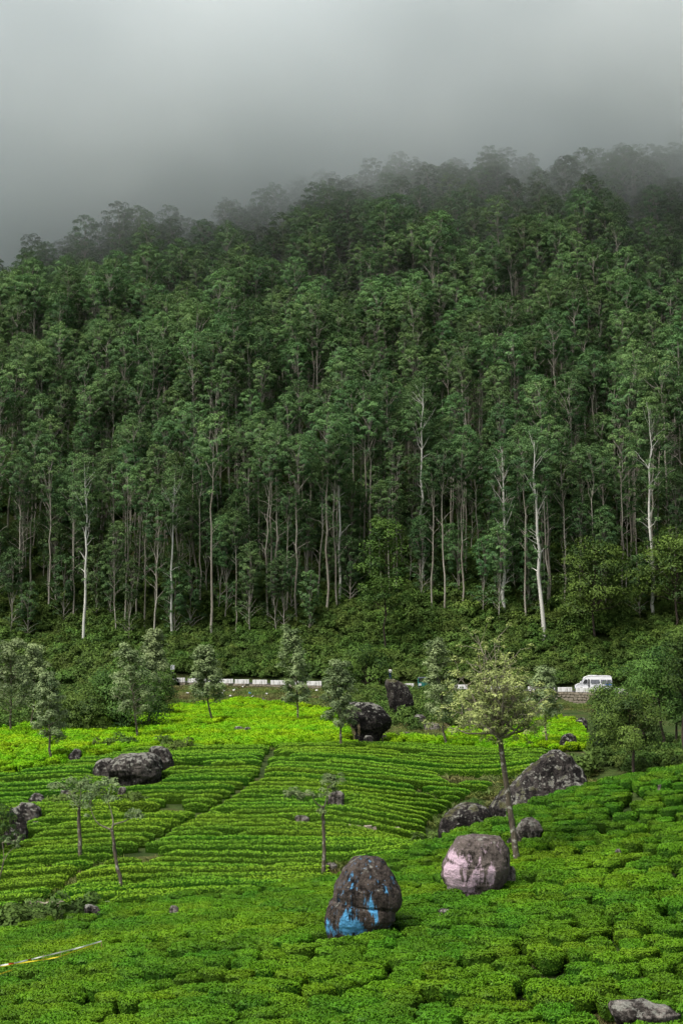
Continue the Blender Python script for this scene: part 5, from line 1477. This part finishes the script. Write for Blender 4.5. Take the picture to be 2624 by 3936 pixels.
# tape, stakes
def ribbon(name, pix, hgt, mat, width=0.05, red=None):
    P = []
    for (p, r_) in pix:
        P.append(hit(p, r_, hgt, 45, 100))
    P = np.array(P); s = np.linspace(0, 1, len(P)); s2 = np.linspace(0, 1, 60)
    C_ = np.stack([np.interp(s2, s, P[:, i]) for i in range(3)], 1)
    tw = np.sin(s2 * 40) * 0.5
    up = np.stack([np.zeros(60), np.sin(tw) * 0.7, np.cos(tw)], 1) * width / 2
    b = C_[0]
    th_ = np.array([0, 0.004, 0])
    V = np.concatenate([C_ - up - b, C_ + up - b, C_ + up + th_ - b, C_ - up + th_ - b])
    ix = np.arange(240).reshape(4, 60)
    q = np.concatenate([np.stack([ix[k, :-1], ix[k, 1:], ix[(k + 1) % 4, 1:], ix[(k + 1) % 4, :-1]], -1) for k in range(4)])
    mi = np.zeros(len(q), int)
    mats = [mat]
    if red is not None:
        mats.append(M['tape_red'])
        for k in range(4):
            for a, c in red:
                mi[k * 59 + a:k * 59 + c] = 1
    o = mesh_obj(name, V, q, mats, mat_idx=mi); o.location = b
    return o
tag(ribbon('barrier_tape', [(-60, 3728), (0, 3713), (60, 3703), (115, 3690), (168, 3677), (240, 3660), (320, 3640), (390, 3619)], 1.2, M['tape_white'], 0.055, [(13, 16), (24, 26)]), 'white and red barrier tape strung above the tea at the left', 'tape')
tag(ribbon('barrier_tape', [(-60, 3730), (0, 3717), (60, 3706), (170, 3690), (230, 3679), (280, 3660), (340, 3640), (390, 3620)], 1.1, M['tape_yellow'], 0.05), 'yellow barrier tape sagging just below the white tape', 'tape')
tag(ribbon('barrier_tape', [(-60, 3760), (0, 3746), (25, 3737), (45, 3731)], 1.15, M['tape_yellow'], 0.055), 'short yellow tape end at the left edge', 'tape')
def stake(p, r_top, hh, label):
    t = hit(p, r_top, hh, 45, 100); g = terr(t[0], t[1])
    Vt, q, n_ = tube([(0, 0, -0.2), (0.01, 0, 0.5), (0.0, 0.01, t[2] - g)], [0.022, 0.02, 0.014], 6)
    o = mesh_obj('stake', Vt, q, M['stake'], smooth=True); o.location = (t[0], t[1], g)
    tag(o, label, 'stake', 'wooden stakes holding the tape')
stake(390, 3617, 1.1, 'stake at the far end of the long tapes'); stake(232, 3650, 1.2, 'brown stake holding the middle of the long tapes'); stake(167, 3670, 1.15, 'pale stake near the left of the long tapes'); stake(45, 3730, 1.0, 'stake at the end of the short yellow tape')

# litter on the bank
LIT = [(860, 2662, 'white', 'beside the slim silver oak'), (932, 2647, 'white', 'close under the stained block'), (854, 2672, 'white', 'largest, below the first clear block'), (898, 2660, 'white', 'in the middle of the grass'), (960, 2672, 'blue', ''), (970, 2684, 'white', 'just below the blue scrap'),
       (1024, 2674, 'white', 'right of the blue scrap'), (720, 2671, 'white', 'far left of the bank'), (1216, 2660, 'white', 'at the right end of the bank'), (918, 2697, 'white', 'at the edge of the bright tea'), (886, 2682, 'white', 'between oak and blue scrap')]
for i, (p, r_, c, w) in enumerate(LIT):
    q = hit(p, r_, 0.1, 180, 238); r = np.random.default_rng(i)
    n = 5; X, Y_ = np.meshgrid(np.linspace(-.5, .5, n), np.linspace(-.5, .5, n)); Z = r.normal(0, 0.12, (n, n)) + 0.15
    Vt = np.stack([X * 0.3 + r.normal(0, .03, (n, n)), Y_ * 0.25, Z * 0.6], -1).reshape(-1, 3)
    ix = np.arange(n * n).reshape(n, n)
    o = mesh_obj('litter_scrap', Vt, np.stack([ix[:-1, :-1], ix[:-1, 1:], ix[1:, 1:], ix[1:, :-1]], -1).reshape(-1, 4), M['litter_' + c])
    sd = o.modifiers.new('thickness', 'SOLIDIFY'); sd.thickness = 0.01
    o.location = (q[0], q[1], terr(q[0], q[1]) + 0.3)
    tag(o, 'crumpled blue plastic scrap on the grass bank' if c == 'blue' else 'white litter scrap on the grass bank, ' + w, 'litter', 'litter on the grass bank')

# ------------------------------------------------------------------ mist on the mountain
def volume_box(name, x0, x1, y0, y1, z0, z1, mat, label):
    o = mesh_obj(name, box_v(((x0 + x1) / 2, (y0 + y1) / 2, (z0 + z1) / 2), (x1 - x0, y1 - y0, z1 - z0)), BOXF, mat)
    return tag(o, label, name, kind='stuff')
def mist_mat():
    m, nt, out = new_mat('low_cloud')
    pos = nd(nt, 'ShaderNodeNewGeometry').outputs['Position']
    s = nd(nt, 'ShaderNodeSeparateXYZ'); nt.links.new(pos, s.inputs[0])
    nf = noise_tex(nt, 0.014, 3, 0.5, pos)
    n2 = ramp(nt, noise_tex(nt, 0.011, 5, 0.6, geo_pos(nt, (1.0, 0.7, 1.7))), [(0.37, 0.3), (0.63, 1.8)])
    h = mathn(nt, 'SUBTRACT', s.outputs['Z'], MIST_BASE)
    h = mathn(nt, 'ADD', h, mathn(nt, 'MULTIPLY', mathn(nt, 'SUBTRACT', s.outputs['Y'], 380.0), 0.35))
    h = mathn(nt, 'ADD', h, mathn(nt, 'MULTIPLY', mathn(nt, 'SUBTRACT', nf, 0.5), 75.0))
    t = mathn(nt, 'DIVIDE', mathn(nt, 'ADD', h, 8.0), 53.0, True)
    e = mathn(nt, 'DIVIDE', mathn(nt, 'SUBTRACT', s.outputs['Y'], 312.0), 45.0, True)
    d = mathn(nt, 'MULTIPLY', mathn(nt, 'ADD', mathn(nt, 'MULTIPLY', mathn(nt, 'MULTIPLY', mathn(nt, 'MULTIPLY', t, t), n2), MIST_DENS), 0.0009), e)
    v = nd(nt, 'ShaderNodeVolumePrincipled'); v.inputs['Color'].default_value = (0.957, 0.992, 1.0, 1); v.inputs['Anisotropy'].default_value = 0.0
    nt.links.new(d, v.inputs['Density']); nt.links.new(v.outputs[0], out.inputs['Volume'])
    return m
MIST_BASE, MIST_DENS = 94.0, 0.029
volume_box('mist', -250, 250, 312, 560, 40, 275, mist_mat(), 'pale low cloud swallowing the top of the forested slope')
